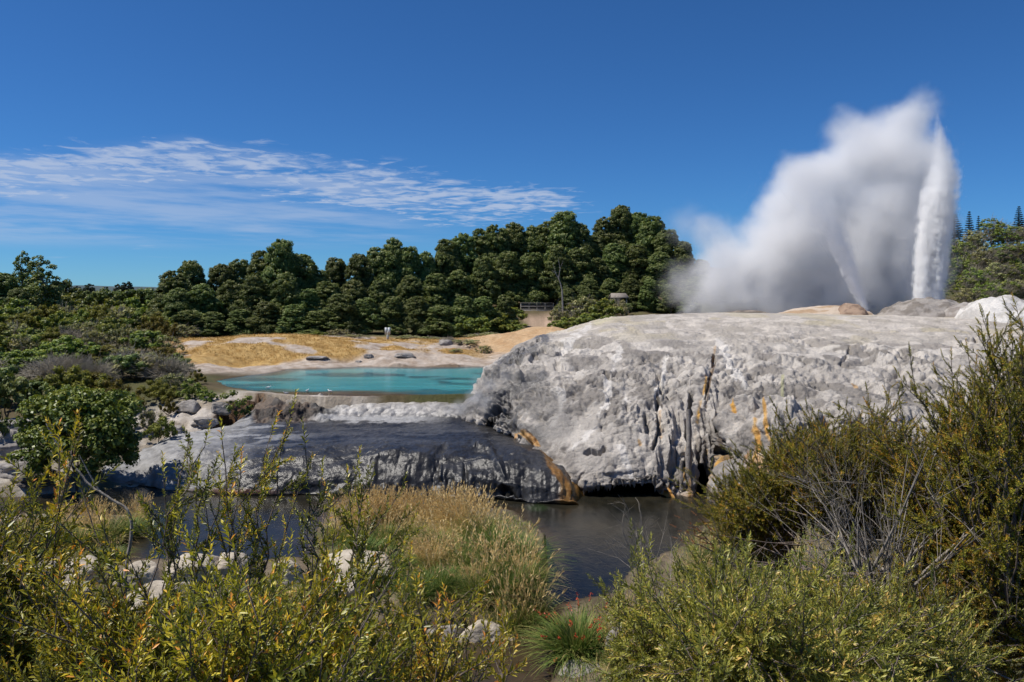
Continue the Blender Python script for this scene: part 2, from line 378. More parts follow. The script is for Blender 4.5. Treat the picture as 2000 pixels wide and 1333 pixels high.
nA = fbm(x / 3, y / 3, 0 * x, 5, 21) * 0.5 + 0.5; nB = fbm(x / 0.7, y / 0.7, 0 * x, 4, 31) * 0.5 + 0.5; nC = fbm(x / 9, y / 6, 0 * x, 4, 41) * 0.5 + 0.5
pycg = HOR + FOC * (H - z) / np.maximum(y, 1)
col = lerp3(np.array([0.075, 0.06, 0.032]), (0.13, 0.105, 0.055), nA)
col = lerp3(col, (0.075, 0.085, 0.03), ss(nC, 0.45, 0.65) * 0.7)
pale = lerp3(np.array([0.30, 0.26, 0.21]), (0.50, 0.46, 0.41), ss(nA * 0.6 + nB * 0.4, 0.35, 0.65))
sin_m = ss(pxg, 200, 280) * ss(-pxg, -760, -690) * ss(r, 44, 46) * ss(-r, -60, -56)
sin_l = ss(-pxg, -230, -120) * ss(r, 41, 43) * ss(-r, -56, -50) * 0.8
col = lerp3(col, pale, np.clip(sin_m + sin_l, 0, 1) * (0.75 + 0.25 * ss(nC, 0.3, 0.5)))
near_b = (r < 41) & (np.abs(sdist(x, y, STREAM)) < 2.5) & (y > 15)
col = lerp3(col, lerp3(np.array([0.10, 0.078, 0.05]), (0.24, 0.19, 0.14), nB), near_b * 0.8)
farm = ss(pxg, 290, 360) * ss(-pxg, -1260, -1180) * ss(r, 70, 74) * ss(-r, -104, -98)
col = lerp3(col, lerp3(np.array([0.34, 0.27, 0.21]), (0.52, 0.46, 0.40), nB), farm)
gold = farm * ss(r + 5 * (nC - 0.5) + 2.0 * (nA - 0.5) - 0.004 * (pxg - 600), 79.5, 81.5) * ss(-pxg, -985, -900) * ss(nA * 0.5 + nC * 0.5, 0.33, 0.47)
col = lerp3(col, lerp3(np.array([0.33, 0.19, 0.045]), (0.50, 0.33, 0.11), nB), gold * 0.9)
tan = farm * ss(pxg + 8 * (r - 88), 900, 960) * ss(r, 82, 86)
col = lerp3(col, lerp3(np.array([0.42, 0.26, 0.13]), (0.56, 0.41, 0.25), nB * 0.6 + nA * 0.4), tan)
pink = ss(pxg + 30 * (nA - 0.5), 1022, 1038) * ss(-pxg + 30 * (nB - 0.5), -1084, -1070) * ss(r, 100, 106) * ss(-r, -124, -118) * (0.5 + 0.5 * nB)
col = lerp3(col, (0.45, 0.33, 0.25), pink)
dst = sdist(x, y, STREAM); col = lerp3(col, lerp3(np.array([0.035, 0.024, 0.014]), (0.09, 0.065, 0.04), nB), ss(dst, -0.25, 0.1) * (r < 44))
dpl = sdist(x, y, POOL); col = lerp3(col, (0.09, 0.06, 0.035), ss(dpl, -0.5, 0.1) * ((dpl < 3) & (r > 50)) * 0.7)
dpd = sdist(x, y, PUDDLE); col = lerp3(col, (0.12, 0.065, 0.03), ss(dpd, -0.5, 0.1))
m, t, b = material('ground')
v = tcoord(t); nz = noise(t, v, 3.5, 8, 0.65); nz2 = noise(t, v, 30, 4, 0.6)
c = mixc(t, attr(t, 'col'), ramp(t, nz, [(0.3, (0.72, 0.70, 0.68)), (0.7, (1.25, 1.22, 1.2))]), 0.8, 'MULTIPLY')
c = mixc(t, c, ramp(t, nz2, [(0.3, (0.75, 0.75, 0.75)), (0.7, (1.2, 1.2, 1.2))]), 0.6, 'MULTIPLY')
t.links.new(c, b.inputs['Base Color']); b.inputs['Roughness'].default_value = 0.9; b.inputs['Specular IOR Level'].default_value = 0.2
bn = bump(t, None, nz2, 0.5, 0.03); bump(t, b, nz, 0.7, 0.15, bn)
o = mesh_obj('ground', np.c_[x, y, z], [F], m, smooth=True, attrs={'col': col}); tag(o, kind='structure')

# ------------------------------------------------------------------ sinter surfaces, each grown from profiles
def profile_surface(cols, segs, nu, u0, u1, blur=(6, 5)):
    """cols: [(px, [(Y, z) ...])]; segs: rows per profile segment. Returns arrays X, Y, Z (rows, columns)."""
    pxs = np.array([c[0] for c in cols], float); K = len(cols[0][1])
    arr = np.array([c[1] for c in cols], float)
    u = np.linspace(u0, u1, nu)
    ctrl = np.stack([[np.interp(u, pxs, arr[:, k, j]) for k in range(K)] for j in (0, 1)], -1)   # K, nu, 2
    rows = []
    for k in range(K - 1):
        tt = np.linspace(0, 1, segs[k], endpoint=(k == K - 2))[:, None, None]
        rows.append(ctrl[k][None] * (1 - tt) + ctrl[k + 1][None] * tt)
    G = np.concatenate(rows, 0)
    def sm(a, n, ax):
        if n < 1: return a
        pad = [(0, 0)] * a.ndim; pad[ax] = (n, n); q = np.pad(a, pad, mode='edge'); cs = np.cumsum(q, ax); z0 = np.zeros_like(np.take(cs, [0], ax)); cs = np.concatenate([z0, cs], ax)
        m = a.shape[ax]; return (np.take(cs, range(2 * n + 1, 2 * n + 1 + m), ax) - np.take(cs, range(0, m), ax)) / (2 * n + 1)
    G[..., :] = sm(sm(sm(G, blur[1], 0), blur[1] // 2, 0), blur[0], 1)
    Y, Z = G[..., 0], G[..., 1]; X = (u[None] - 1000) / FOC * Y
    return np.stack([X, Y, Z], -1)
def normals(Pt):
    du = np.gradient(Pt, axis=1); dv = np.gradient(Pt, axis=0); n = np.cross(du, dv); n /= np.linalg.norm(n, axis=-1)[..., None] + 1e-9
    return n
def grid_faces(nv, nu):
    idx = np.arange(nv * nu).reshape(nv, nu)
    return np.stack([idx[:-1, :-1], idx[:-1, 1:], idx[1:, 1:], idx[1:, :-1]], -1).reshape(-1, 4)
def yz(py, Y): return (Y, H - (py - HOR) / FOC * Y)
def sinter_mat(name, fine=1.0, rough_a=0.75):
    m, t, b = material(name); v = tcoord(t)
    n1 = noise(t, v, 5, 8, 0.68, 0.3); n2 = noise(t, v, 22, 5, 0.65)
    c = mixc(t, attr(t, 'col'), ramp(t, n1, [(0.28, (0.72, 0.72, 0.74)), (0.5, (1, 1, 1)), (0.75, (1.22, 1.2, 1.18))]), 0.85, 'MULTIPLY')
    c = mixc(t, c, ramp(t, n2, [(0.3, (0.80, 0.80, 0.80)), (0.7, (1.16, 1.16, 1.16))]), 0.7, 'MULTIPLY')
    t.links.new(c, b.inputs['Base Color'])
    w = attr(t, 'wet', 'Fac')
    t.links.new(mth(t, 'SUBTRACT', rough_a, mth(t, 'MULTIPLY', w, rough_a - 0.2)), b.inputs['Roughness'])
    t.links.new(mth(t, 'ADD', 0.25, mth(t, 'MULTIPLY', w, 0.35)), b.inputs['Specular IOR Level'])
    bn = bump(t, None, n2, 0.6 * fine, 0.035); bump(t, b, n1, 0.8 * fine, 0.14, bn)
    return m

# --- the great pale terrace
TC = []
def tcol(px, pts, under=2.0):
    q = [yz(*p) for p in pts]; Y1, z1 = q[0]
    TC.append((px, [(Y1 + under + 0.4, -0.6), (Y1 + under, max(z1 + 0.25, 0.1)), (Y1 + 0.35, z1 + 0.02)] + q))
tcol(870, [(815, 51.6), (810, 52), (807, 52.4), (804, 52.8), (801, 53.2), (800, 53.6), (800, 54), (803, 55), (810, 56.5), (820, 58)], 1)
tcol(905, [(818, 50.8), (808, 51.2), (801, 51.6), (795, 52), (790, 52.6), (787, 53.3), (785, 54.1), (788, 55.3), (798, 57), (812, 59)], 1)
tcol(935, [(826, 49.6), (810, 50.2), (797, 50.8), (786, 51.5), (776, 52.5), (768, 53.6), (764, 54.8), (768, 56.5), (785, 59.5), (805, 62)], 1)
tcol(965, [(838, 48.2), (815, 49), (793, 50), (773, 51.2), (752, 52.8), (735, 54.8), (722, 56.6), (722, 59), (745, 63), (780, 68)], 1)
tcol(1005, [(852, 46.8), (825, 47.6), (800, 48.8), (772, 50.4), (742, 52.6), (708, 55.5), (684, 58.3), (677, 61), (695, 66), (750, 72)], 1)
tcol(1060, [(905, 43.2), (880, 44.1), (845, 45.3), (805, 46.9), (760, 49.5), (715, 53), (682, 57), (658, 61.5), (660, 68), (700, 78)], 1)
tcol(1100, [(948, 41.2), (920, 41.8), (878, 42.8), (825, 44.6), (768, 47.6), (714, 52), (680, 57), (654, 63), (650, 72), (670, 84)], 1.5)
tcol(1150, [(950, 40.5), (925, 40.9), (885, 42.0), (832, 43.8), (770, 46.9), (712, 51.6), (670, 57.5), (634, 66), (632, 78), (640, 92)])
tcol(1200, [(950, 40.3), (922, 40.6), (880, 41.8), (828, 43.7), (765, 46.9), (705, 51.8), (658, 59), (621, 70), (622, 84), (628, 100)], 2.5)
tcol(1285, [(944, 40.3), (915, 41.0), (872, 42.2), (815, 44), (755, 47), (700, 52), (655, 59), (617, 72), (616, 90), (620, 105)], 2.5)
tcol(1305, [(982, 40.4), (930, 41.2), (878, 42.2), (818, 43.9), (758, 46.8), (700, 51.8), (655, 59), (616, 72), (615, 90), (618, 106)], 1)
tcol(1352, [(984, 40.6), (930, 41.3), (880, 42.2), (820, 43.8), (760, 46.6), (700, 51.5), (655, 59), (614, 73), (613, 92), (616, 110)], 1)
tcol(1362, [(895, 42.0), (880, 42.1), (855, 42.5), (812, 43.8), (760, 46.4), (700, 51.5), (655, 59), (614, 73), (613, 92), (616, 110)], 3)
tcol(1402, [(900, 42.0), (885, 42.1), (860, 42.5), (818, 43.6), (765, 46.2), (703, 51.3), (655, 59), (612, 74), (611, 95), (614, 112)], 3)
tcol(1416, [(985, 39.0), (915, 39.6), (862, 40.8), (820, 42.8), (768, 46.0), (705, 51.2), (655, 59), (612, 74), (611, 95), (614, 112)], 1)
tcol(1460, [(1000, 37.2), (905, 38.4), (835, 39.8), (806, 42.2), (768, 45.6), (705, 51.2), (655, 59), (613, 74), (611, 95), (614, 112)], 1)
tcol(1520, [(1010, 36), (900, 37.3), (828, 38.9), (800, 41.8), (768, 45.2), (705, 51), (655, 59), (614, 74), (612, 95), (614, 112)], 1)
tcol(1650, [(1000, 36), (890, 37.5), (822, 39), (795, 41.8), (765, 45), (705, 51), (655, 59), (616, 74), (613, 95), (614, 112)], 1)
tcol(1800, [(990, 36), (880, 38), (820, 40), (785, 42.5), (755, 45.5), (700, 51), (660, 58.5), (622, 73), (617, 95), (615, 112)], 1)
tcol(1950, [(980, 36), (880, 38), (820, 40), (785, 43), (750, 46), (702, 51), (665, 58), (632, 71), (620, 95), (616, 112)], 1)
tcol(2100, [(990, 36), (890, 38), (830, 40), (790, 43), (755, 46), (708, 51), (672, 58), (642, 69), (630, 92), (620, 112)], 1)
tcol(2400, [(1000, 36), (900, 38), (840, 40), (800, 43), (765, 46), (715, 51), (680, 58), (650, 68), (640, 90), (630, 112)], 1)
segs = [10, 14, 8, 44, 60, 62, 60, 54, 46, 48, 12, 8]
G = profile_surface(TC, segs, 1150, 870, 2330, (5, 5)); nv, nu = G.shape[:2]
Nn = normals(G); Nn *= np.sign(-(Nn[..., 1:2]) + (Nn[..., 2:3]) * 1e-3 + 1e-9) * 0 + 1
if Nn[nv // 2, nu // 2, 2] < 0: Nn = -Nn
X, Y, Z = G[..., 0], G[..., 1], G[..., 2]; px, py = topix(X, Y, Z)
steep = 1 - ss(Nn[..., 2], 0.35, 0.9)
top = ss(-py, -700, -640)
vrow = np.arange(nv)[:, None] / nv + 0 * px
body = ss(py, 600, 640) * (1 - ss(Y, 78, 95)) * ss(px, 870, 930)
bulb = dome(X / 1.7, Y / 1.7, Z / 1.35, 2)
bulb2 = dome(X / 0.68, Y / 0.68, Z / 0.52, 12)
bulb3 = dome(X / 0.30, Y / 0.30, Z / 0.24, 15)
curt = fbm(X / 0.55, Y / 1.6, Z / 4.0, 3, 5); big = fbm(X / 4.5, Y / 4.5, Z / 3.0, 3, 7); fine = fbm(X / 0.35, Y / 0.35, Z / 0.25, 3, 8)
crease = np.abs(fbm(X / 1.1, Y / 2.2, Z / 3.4, 3, 33))
rt_ledge = ss(px, 1420, 1450)
smooth_l = ss(segd(px, py, [(1130, 870), (1240, 900)]) * -1, -75, -40) * (px < 1300)       # the smooth fan at the foot
rugged = 1 - 0.75 * smooth_l
roughf = 0.22 + 0.78 * ss(py + 30 * fbm(X / 4, Y / 4, Z / 4, 2, 71), 660, 740)
curtm = ss(px, 1230, 1310) * ss(-px, -1440, -1400) * ss(py, 720, 860)
rug2 = rugged * (0.35 + 0.65 * ss(fbm(X / 3.0, Y / 3.0, Z / 2.5, 3, 44), -0.35, 0.3))
D = 0.60 * big * (0.4 + 0.6 * steep) + (0.75 * bulb * rugged + 0.58 * bulb2 * rug2 + 0.28 * bulb3 * (0.2 + rug2) + 0.14 * fine * rug2) * roughf + (0.30 * curt + 0.22 * fbm(X / 0.22, Y / 1.2, Z / 2.5, 2, 6)) * np.maximum(curtm, 0.35 * ss(px, 1080, 1150) * ss(py, 760, 860) * rugged) - 0.45 * ss(-crease, -0.10, 0) * steep * rugged * ss(py, 690, 760)
D += 0.30 * dome(X / 3.6, Y / 1.3, Z / 2.0, 77) * ss(-py, -730, -660) + 0.06 * dome(X / 0.8, Y / 0.5, Z / 0.5, 78) * top
D += 0.30 * rt_ledge * ss(py, 780, 810) * (0.5 - worley(X / 0.9, Y / 0.9, Z / 0.9, 55))
nQ = fbm(X / 0.4, Y / 0.6, Z / 0.5, 3, 88)
# a notch near the middle, the slot in the fan, the deep cracks
for (pts, w, dep) in (([(1184, 735), (1190, 745)], 11, -0.7), ([(1152, 889), (1178, 888)], 7, -0.55), ([(1350, 790), (1344, 880), (1342, 940)], 6, -0.9), ([(1400, 840), (1404, 880)], 9, -0.9),
                      ([(1283, 790), (1285, 850), (1276, 880)], 4.5, -0.6), ([(1100, 690), (1090, 720)], 9, -0.25), ([(1286, 730), (1290, 775)], 5, -0.55), ([(1260, 820), (1264, 850)], 4, -0.45),
                      ([(1395, 700), (1386, 745), (1376, 790)], 3.5, -0.35), ([(1000, 700), (1050, 675)], 9, -0.35), ([(1040, 710), (1062, 690)], 7, -0.35), ([(1660, 690), (1640, 720)], 5, -0.25), ([(1880, 674), (1905, 670)], 5, -0.4)):
    D += dep * ss(-(segd(px, py, pts) + w * 0.9 * nQ), -w, -w * 0.2)
D += 0.5 * ss(-segd(px, py, [(1420, 840), (1445, 815), (1470, 808)]), -13, -4) + 0.6 * ss(-segd(px, py, [(1505, 815), (1545, 815)]), -15, -6)
# the dark hood beside the apron, with its hollow
D += 0.25 * ss(-segd(px, py, [(945, 806), (985, 775), (1025, 752), (1062, 738)]), -13, -3) - 0.7 * ss(-(segd(px, py, [(962, 822), (990, 806)]) + 12 * nQ), -15, -3)
D += 0.5 * ss(-segd(px, py, [(965, 745), (1000, 742), (1020, 744)]), -9, -2) + 0.4 * ss(-segd(px, py, [(1035, 815), (1035, 835)]), -26, -8)
fade = body * ss(vrow, 0.0, 0.03)
V = G + Nn * (D * fade)[..., None]
V[..., 2] = np.where(Z < 0.2, np.minimum(V[..., 2], Z + 0.2), V[..., 2])
# colour: grey sinter, white runs, wet dark rock, yellow and orange mineral stains; shade painted black in the hollow and the undercut
nA = fbm(X / 2.2, Y / 2.2, Z / 2.2, 5, 61) * 0.5 + 0.5; nB = fbm(X / 0.5, Y / 0.9, Z / 1.4, 4, 62) * 0.5 + 0.5; nS = fbm(X / 0.28, Y / 1.5, Z / 3.5, 4, 63) * 0.5 + 0.5
nW = fbm(X / 1.1, Y / 1.1, Z / 3.5, 5, 66) * 0.5 + 0.5
c = lerp3(np.array([0.235, 0.224, 0.214]), (0.385, 0.37, 0.355), ss(nA, 0.35, 0.65))
nD = fbm(X / 0.30, Y / 3.0, Z / 6.0, 3, 64) * 0.5 + 0.5; nE = fbm(X / 2.5, Y / 2.5, Z / 2.5, 3, 65) * 0.5 + 0.5
c = lerp3(c, (0.62, 0.60, 0.575), ss(nW, 0.50, 0.66) * (0.45 + 0.4 * ss(-py, -760, -660)))
c = lerp3(c, (0.56, 0.53, 0.495), top * 0.65)
c = lerp3(c, (0.33, 0.31, 0.28), top * ss(nA, 0.55, 0.7) * 0.7)
c = lerp3(c, (0.46, 0.42, 0.30), ss(fbm(X / 3, Y / 3, Z / 2, 3, 91), 0.28, 0.5) * top * 0.55)
for pts, w in (([(1190, 760), (1182, 800), (1165, 835), (1120, 880)], 9), ([(1095, 775), (1100, 800), (1080, 850)], 8), ([(1210, 690), (1190, 735)], 7), ([(1222, 760), (1222, 800)], 8), ([(1215, 880), (1235, 930)], 8), ([(1405, 680), (1450, 760)], 14), ([(1300, 700), (1290, 760), (1284, 800)], 6), ([(1150, 640), (1100, 690)], 8)):
    c = lerp3(c, (0.66, 0.655, 0.65), ss(-(segd(px, py, pts) + 16 * (nB - 0.5)), -w, -w * 0.3) * 0.8)
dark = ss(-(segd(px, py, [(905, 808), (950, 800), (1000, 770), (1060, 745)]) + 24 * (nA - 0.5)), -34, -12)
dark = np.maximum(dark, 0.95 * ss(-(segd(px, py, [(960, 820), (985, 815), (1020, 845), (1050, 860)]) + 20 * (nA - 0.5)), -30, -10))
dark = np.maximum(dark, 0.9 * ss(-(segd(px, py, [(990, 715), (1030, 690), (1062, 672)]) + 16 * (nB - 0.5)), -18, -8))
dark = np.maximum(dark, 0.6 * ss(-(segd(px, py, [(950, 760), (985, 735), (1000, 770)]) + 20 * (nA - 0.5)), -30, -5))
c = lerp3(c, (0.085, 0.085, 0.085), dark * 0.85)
c = lerp3(c, (0.018, 0.017, 0.016), ss(-(segd(px, py, [(962, 822), (990, 806)]) + 12 * nQ), -14, -4))  # shade of the hollow, painted in as near-black
c = lerp3(c, (0.20, 0.197, 0.195), ss(-(segd(px, py, [(1040, 800), (1060, 790), (1090, 830)]) + 20 * (nA - 0.5)), -48, -20) * 0.7)
drip = ss(nD, 0.56, 0.70) * ss(nE, 0.36, 0.52) * steep
c = lerp3(c, (0.09, 0.07, 0.055), drip * ss(px, 1180, 1290) * ss(-px, -1450, -1405) * ss(py, 740, 860) * 0.85)
c = lerp3(c, (0.20, 0.18, 0.16), drip * ss(px, 1050, 1150) * ss(py, 740, 860) * 0.4)
c = lerp3(c, (0.34, 0.20, 0.07), ss(nD, 0.60, 0.72) * ss(-nE, -0.50, -0.38) * steep * ss(px, 1290, 1330) * ss(-px, -1560, -1500) * ss(py, 800, 880) * 0.7)
org = np.array([0.50, 0.24, 0.035])
for pts, w, k in (([(1398, 680), (1388, 730)], 3.0, 0.35), ([(1376, 765), (1367, 800), (1363, 830)], 5, 1), ([(1378, 745), (1376, 780)], 4, 0.8), ([(1445, 798), (1443, 818)], 6, 1), ([(1478, 830), (1482, 870), (1470, 900)], 9, 0.9), ([(1498, 812), (1500, 850), (1520, 880)], 6, 0.9),
                  ([(1410, 890), (1405, 920)], 10, 0.9), ([(1412, 930), (1410, 990)], 7, 0.6), ([(1338, 880), (1334, 940)], 3, 0.7), ([(1310, 950), (1306, 972)], 6, 0.9), ([(1345, 940), (1342, 975)], 4, 0.8), ([(1245, 865), (1250, 872)], 5, 0.6),
                  ([(1380, 880), (1378, 905)], 3, 0.7), ([(1288, 810), (1290, 860)], 3, 0.35), ([(1665, 762), (1672, 768)], 5, 0.6), ([(1060, 880), (1040, 862), (1010, 850)], 5, 0.7), ([(1480, 900), (1500, 950), (1530, 990)], 22, 0.55), ([(1600, 930), (1700, 960)], 25, 0.4)):
    c = lerp3(c, lerp3(org + 0 * c, (0.62, 0.40, 0.12), nB), ss(-(segd(px, py, pts) + 6 * (nB - 0.5) * (w / 4)), -w, -w * 0.3) * k)
c = lerp3(c, (0.36, 0.37, 0.22), ss(-segd(px, py, [(1528, 752), (1528, 795)]), -4, -2) * 0.7)
c = lerp3(c, (0.10, 0.065, 0.04), ss(-(segd(px, py, [(1396, 715), (1386, 745), (1378, 800)]) + 4 * (nB - 0.5)), -4, -1.5) * 0.9)
for pts, w in (([(1350, 800), (1342, 900), (1344, 965)], 4), ([(1372, 800), (1376, 880)], 2.5), ([(1284, 780), (1292, 800)], 2.5), ([(1412, 850), (1410, 900)], 3)):
    c = lerp3(c, (0.07, 0.055, 0.045), ss(-(segd(px, py, pts) + 4 * (nB - 0.5)), -w, -w * 0.3) * 0.85)
c = lerp3(c, (0.52, 0.50, 0.34), ss(-(segd(px, py, [(1165, 632), (1190, 620)]) + 8 * (nB - .5)), -10, -3) * 0.5)
under = (vrow * nv < 27); c = np.where(under[..., None], c * 0 + np.array([0.018, 0.015, 0.012]), c)  # undercut rows coloured near-black in place of the shade under the lip
foot = ss(py, 955, 975) * ss(px, 1100, 1300); c = lerp3(c, (0.30, 0.17, 0.06), foot * 0.6)
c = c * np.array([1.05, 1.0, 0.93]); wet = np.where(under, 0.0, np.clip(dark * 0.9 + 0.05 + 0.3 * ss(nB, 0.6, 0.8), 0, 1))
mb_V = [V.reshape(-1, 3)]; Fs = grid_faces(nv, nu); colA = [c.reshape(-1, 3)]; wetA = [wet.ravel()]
nvt = nv * nu; drips = MB()
r_ = np.random.default_rng(5)
lip = V[33]; lpx = topix(lip[:, 0], lip[:, 1], lip[:, 2])[0]
for k in range(330):
    q = r_.choice([(1120, 1296), (1120, 1296), (1356, 1414)]); p0 = r_.uniform(*q); i = int(np.argmin(abs(lpx - p0))); L0 = r_.uniform(0.1, 0.42) if q[0] == 1120 else r_.uniform(0.2, 1.0)
    base = lip[i] + np.array([0, r_.uniform(-0.05, 0.7), 0.12]); rad = r_.uniform(0.03, 0.075)
    drips.tube([base, base + [r_.uniform(-.03, .03), 0, -L0 * .55], base + [r_.uniform(-.04, .04), 0, -L0]], [rad * 1.6, rad, rad * 0.25], 6)
for (xa, ya, yb, dY, rad) in ((1344, 800, 975, 41.2, 0.16), (1372, 860, 905, 41.9, 0.1), (1332, 900, 975, 41.0, 0.14), (1312, 940, 978, 40.8, 0.2), (1390, 880, 925, 41.9, 0.08), (1300, 945, 980, 40.9, 0.13), (1350, 945, 983, 40.9, 0.2)):
    n = 9; tt = np.linspace(0, 1, n); pts = np.array([P(xa + r_.uniform(-2, 2), ya + (yb - ya) * q, dY - 0.5 * q + 0.4) for q in tt]); drips.tube(pts, rad * (0.6 + 0.7 * r_.random(n)), 7)
dv = np.concatenate(drips.V); mb_V.append(dv); colA.append(np.tile([0.30, 0.27, 0.24], (len(dv), 1)) * r_.uniform(0.5, 1.3, (len(dv), 1))); wetA.append(np.full(len(dv), 0.4))
M_TERR = sinter_mat('sinter')
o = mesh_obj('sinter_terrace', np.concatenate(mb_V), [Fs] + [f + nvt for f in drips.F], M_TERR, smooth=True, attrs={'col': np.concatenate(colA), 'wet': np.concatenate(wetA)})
tag(o, kind='structure')

# --- the dark wet apron, its pale rim and the shelf of the pool
AC = []
def acol(px, pts):
    q = [yz(*p) for p in pts]; Y1, z1 = q[0]
    AC.append((px, [(Y1 + 1.0, -0.7), (Y1 + 0.5, -0.1)] + q + [(q[-1][0] + 1.0, q[-1][1] - 0.5)]))
acol(170, [(948, 43.2), (942, 43.6), (935, 44.0), (928, 44.6), (922, 45.2), (914, 46), (908, 47), (900, 48), (893, 49)])
acol(250, [(945, 43), (936, 43.3), (924, 43.9), (912, 44.6), (902, 45.5), (890, 46.8), (878, 48.2), (868, 49.2), (860, 50.2)])
acol(330, [(958, 41.8), (935, 42.3), (912, 43), (893, 44), (875, 45.5), (860, 47.3), (854, 48.3), (850, 49.2), (848, 50)])
acol(450, [(965, 41), (935, 41.5), (900, 42.5), (875, 44), (858, 46), (840, 48.5), (835, 49.3), (833, 50), (832, 50.7)])
acol(500, [(968, 40.7), (930, 41.3), (896, 42.4), (871, 44.2), (850, 46.6), (829, 49.3), (815, 50.4), (803, 51.6), (795, 53.5)])
acol(530, [(968, 40.7), (930, 41.2), (893, 42.3), (868, 44.2), (845, 47), (822, 50), (800, 50.9), (779, 52.8), (771, 55)])
acol(640, [(968, 40.7), (930, 41.1), (890, 42.2), (865, 44.2), (840, 47.5), (814, 51), (797, 51.7), (782, 52.8), (771, 55.4)])
acol(750, [(970, 40.5), (930, 41), (890, 42), (865, 44), (840, 47.5), (815, 51.3), (799, 51.7), (790, 52.2), (774, 55.6)])
acol(850, [(972, 40.3), (930, 40.8), (890, 42), (865, 44), (842, 47.3), (817, 51), (800, 51.5), (790, 52.2), (774, 55.6)])
acol(930, [(976, 40.0), (932, 40.5), (893, 41.8), (868, 44), (845, 47), (822, 50.2), (808, 51), (798, 52), (778, 55.5)])
acol(1000, [(984, 39.3), (940, 39.8), (903, 41), (880, 43), (864, 45.3), (852, 47.5), (845, 49), (838, 50.5), (832, 52)])
acol(1060, [(988, 38.9), (950, 39.4), (920, 40.3), (900, 41.5), (888, 43), (882, 44.5), (878, 45.5), (874, 46.5), (870, 47.5)])
acol(1100, [(991, 38.6), (965, 39), (942, 39.6), (928, 40.4), (918, 41.3), (912, 42.2), (907, 43), (902, 44), (897, 45)])
acol(1126, [(990, 38.7), (975, 39), (962, 39.4), (952, 40), (945, 40.8), (940, 41.6), (935, 42.4), (930, 43.2), (925, 44)])
acol(1140, [(1010, 39.2), (1005, 39.6), (1000, 40), (995, 40.4), (988, 40.9), (980, 41.6), (975, 42.4), (970, 43.2), (965, 44)])
G = profile_surface(AC, [8, 12, 56, 56, 40, 36, 36, 24, 16, 20, 6], 900, 175, 1140, (6, 5)); nv, nu = G.shape[:2]
Nn = normals(G)
if Nn[nv // 2, nu // 2, 2] < 0: Nn = -Nn
X, Y, Z = G[..., 0], G[..., 1], G[..., 2]; px, py = topix(X, Y, Z)
front = ss(py, 855, 890); left = ss(-px, -480, -330); rimm = ss(-py, -818, -806) * ss(px, 620, 680)
lump = fbm(X / 2.8, Y / 2.8, Z / 1.6, 3, 101); pill = dome(X / 1.1, Y / 2.0, Z / 2.6, 104) * 0.8; sm = fbm(X / 0.32, Y / 0.32, Z / 0.4, 3, 103)
cur = fbm(X / 0.5, Y / 2.0, Z / 5.0, 3, 106)
cliff = ss(px, 488, 505) * ss(-px, -668, -630) * ss(py, 772, 780) * ss(-py, -830, -820)
lumps_l = left * dome(X / 1.2, Y / 1.2, Z / 0.9, 107)
D = 0.30 * lump * front + 0.17 * pill * front * (0.4 + 0.6 * ss(px, 560, 800)) + 0.035 * sm + 0.10 * cur * ss(py, 880, 930) * ss(px, 700, 850) + 0.45 * lumps_l * front + 0.22 * rimm * dome(X / 0.6, Y / 0.8, Z / 0.6, 109)
D += cliff * (0.28 * fbm(X / 0.9, Y / 0.9, Z / 1.2, 4, 110) + 0.25 * (0.5 - worley(X / 0.5, Y / 0.8, Z / 1.5, 111)))
for pts, w, dep in (([(860, 880), (870, 930)], 16, -0.2), ([(905, 900), (912, 950)], 10, -0.16), ([(930, 860), (960, 880), (985, 930)], 10, 0.18), ([(740, 900), (745, 940)], 12, -0.12), ([(985, 955), (1000, 975)], 12, -0.4), ([(545, 860), (550, 880)], 8, 0.1)):
    D += dep * ss(-(segd(px, py, pts) + w * 0.8 * cur), -w, w * 0.1)
vrow = np.arange(nv)[:, None] + 0 * px
D *= ss(vrow, 8, 24)
V = G + Nn * D[..., None]
nA = fbm(X / 2, Y / 2, Z / 2, 5, 121) * 0.5 + 0.5; nB = fbm(X / 0.5, Y / 0.5, Z / 1.0, 4, 122) * 0.5 + 0.5; nF = fbm(X / 2.5, Y / 0.55, Z * 0, 4, 123) * 0.5 + 0.5
c = lerp3(np.array([0.020, 0.019, 0.018]), (0.042, 0.040, 0.038), ss(nA, 0.3, 0.7))
topm = ss(-py, -880, -850)
c = lerp3(c, (0.085, 0.083, 0.08), topm * ss(nF, 0.5, 0.65) * 0.6)
c = lerp3(c, lerp3(np.array([0.17, 0.165, 0.16]), (0.36, 0.355, 0.35), nB), np.clip(ss(-(px + 90 * (nA - 0.5) + 0.6 * (py - 880)), -520, -380), 0, 1) * 0.9)
c = lerp3(c, (0.42, 0.42, 0.42), topm * ss(-px, -640, -520) * ss(nF, 0.48, 0.66) * 0.55)
c = lerp3(c, (0.50, 0.495, 0.49), ss(-(np.abs(py - 818 + 0.00009 * 0 * px) + 8 * (nB - 0.5)), -9, -3) * ss(px, 520, 580) * ss(-px, -900, -780) * 0.7)
c = lerp3(c, lerp3(np.array([0.30, 0.28, 0.26]), (0.50, 0.48, 0.455), nB), rimm * (1 - 0.6 * ss(px, 820, 930)))
c = lerp3(c, lerp3(np.array([0.025, 0.017, 0.012]), (0.12, 0.085, 0.06), ss(nB, 0.45, 0.75)), np.clip(cliff * 1.6, 0, 1) * (1 - ss(px + 40 * (nB - 0.5), 600, 640)))
shelf = ss(-py, -790, -784) * ss(px, 520, 600)
c = lerp3(c, lerp3(np.array([0.035, 0.025, 0.015]), (0.30, 0.13, 0.05), ss(nF + 0.25 * ss(-py, -780, -774), 0.45, 0.7)), shelf * ss(px, 650, 760))
c = lerp3(c, (0.40, 0.36, 0.31), shelf * ss(-px, -680, -600) * 0.8)
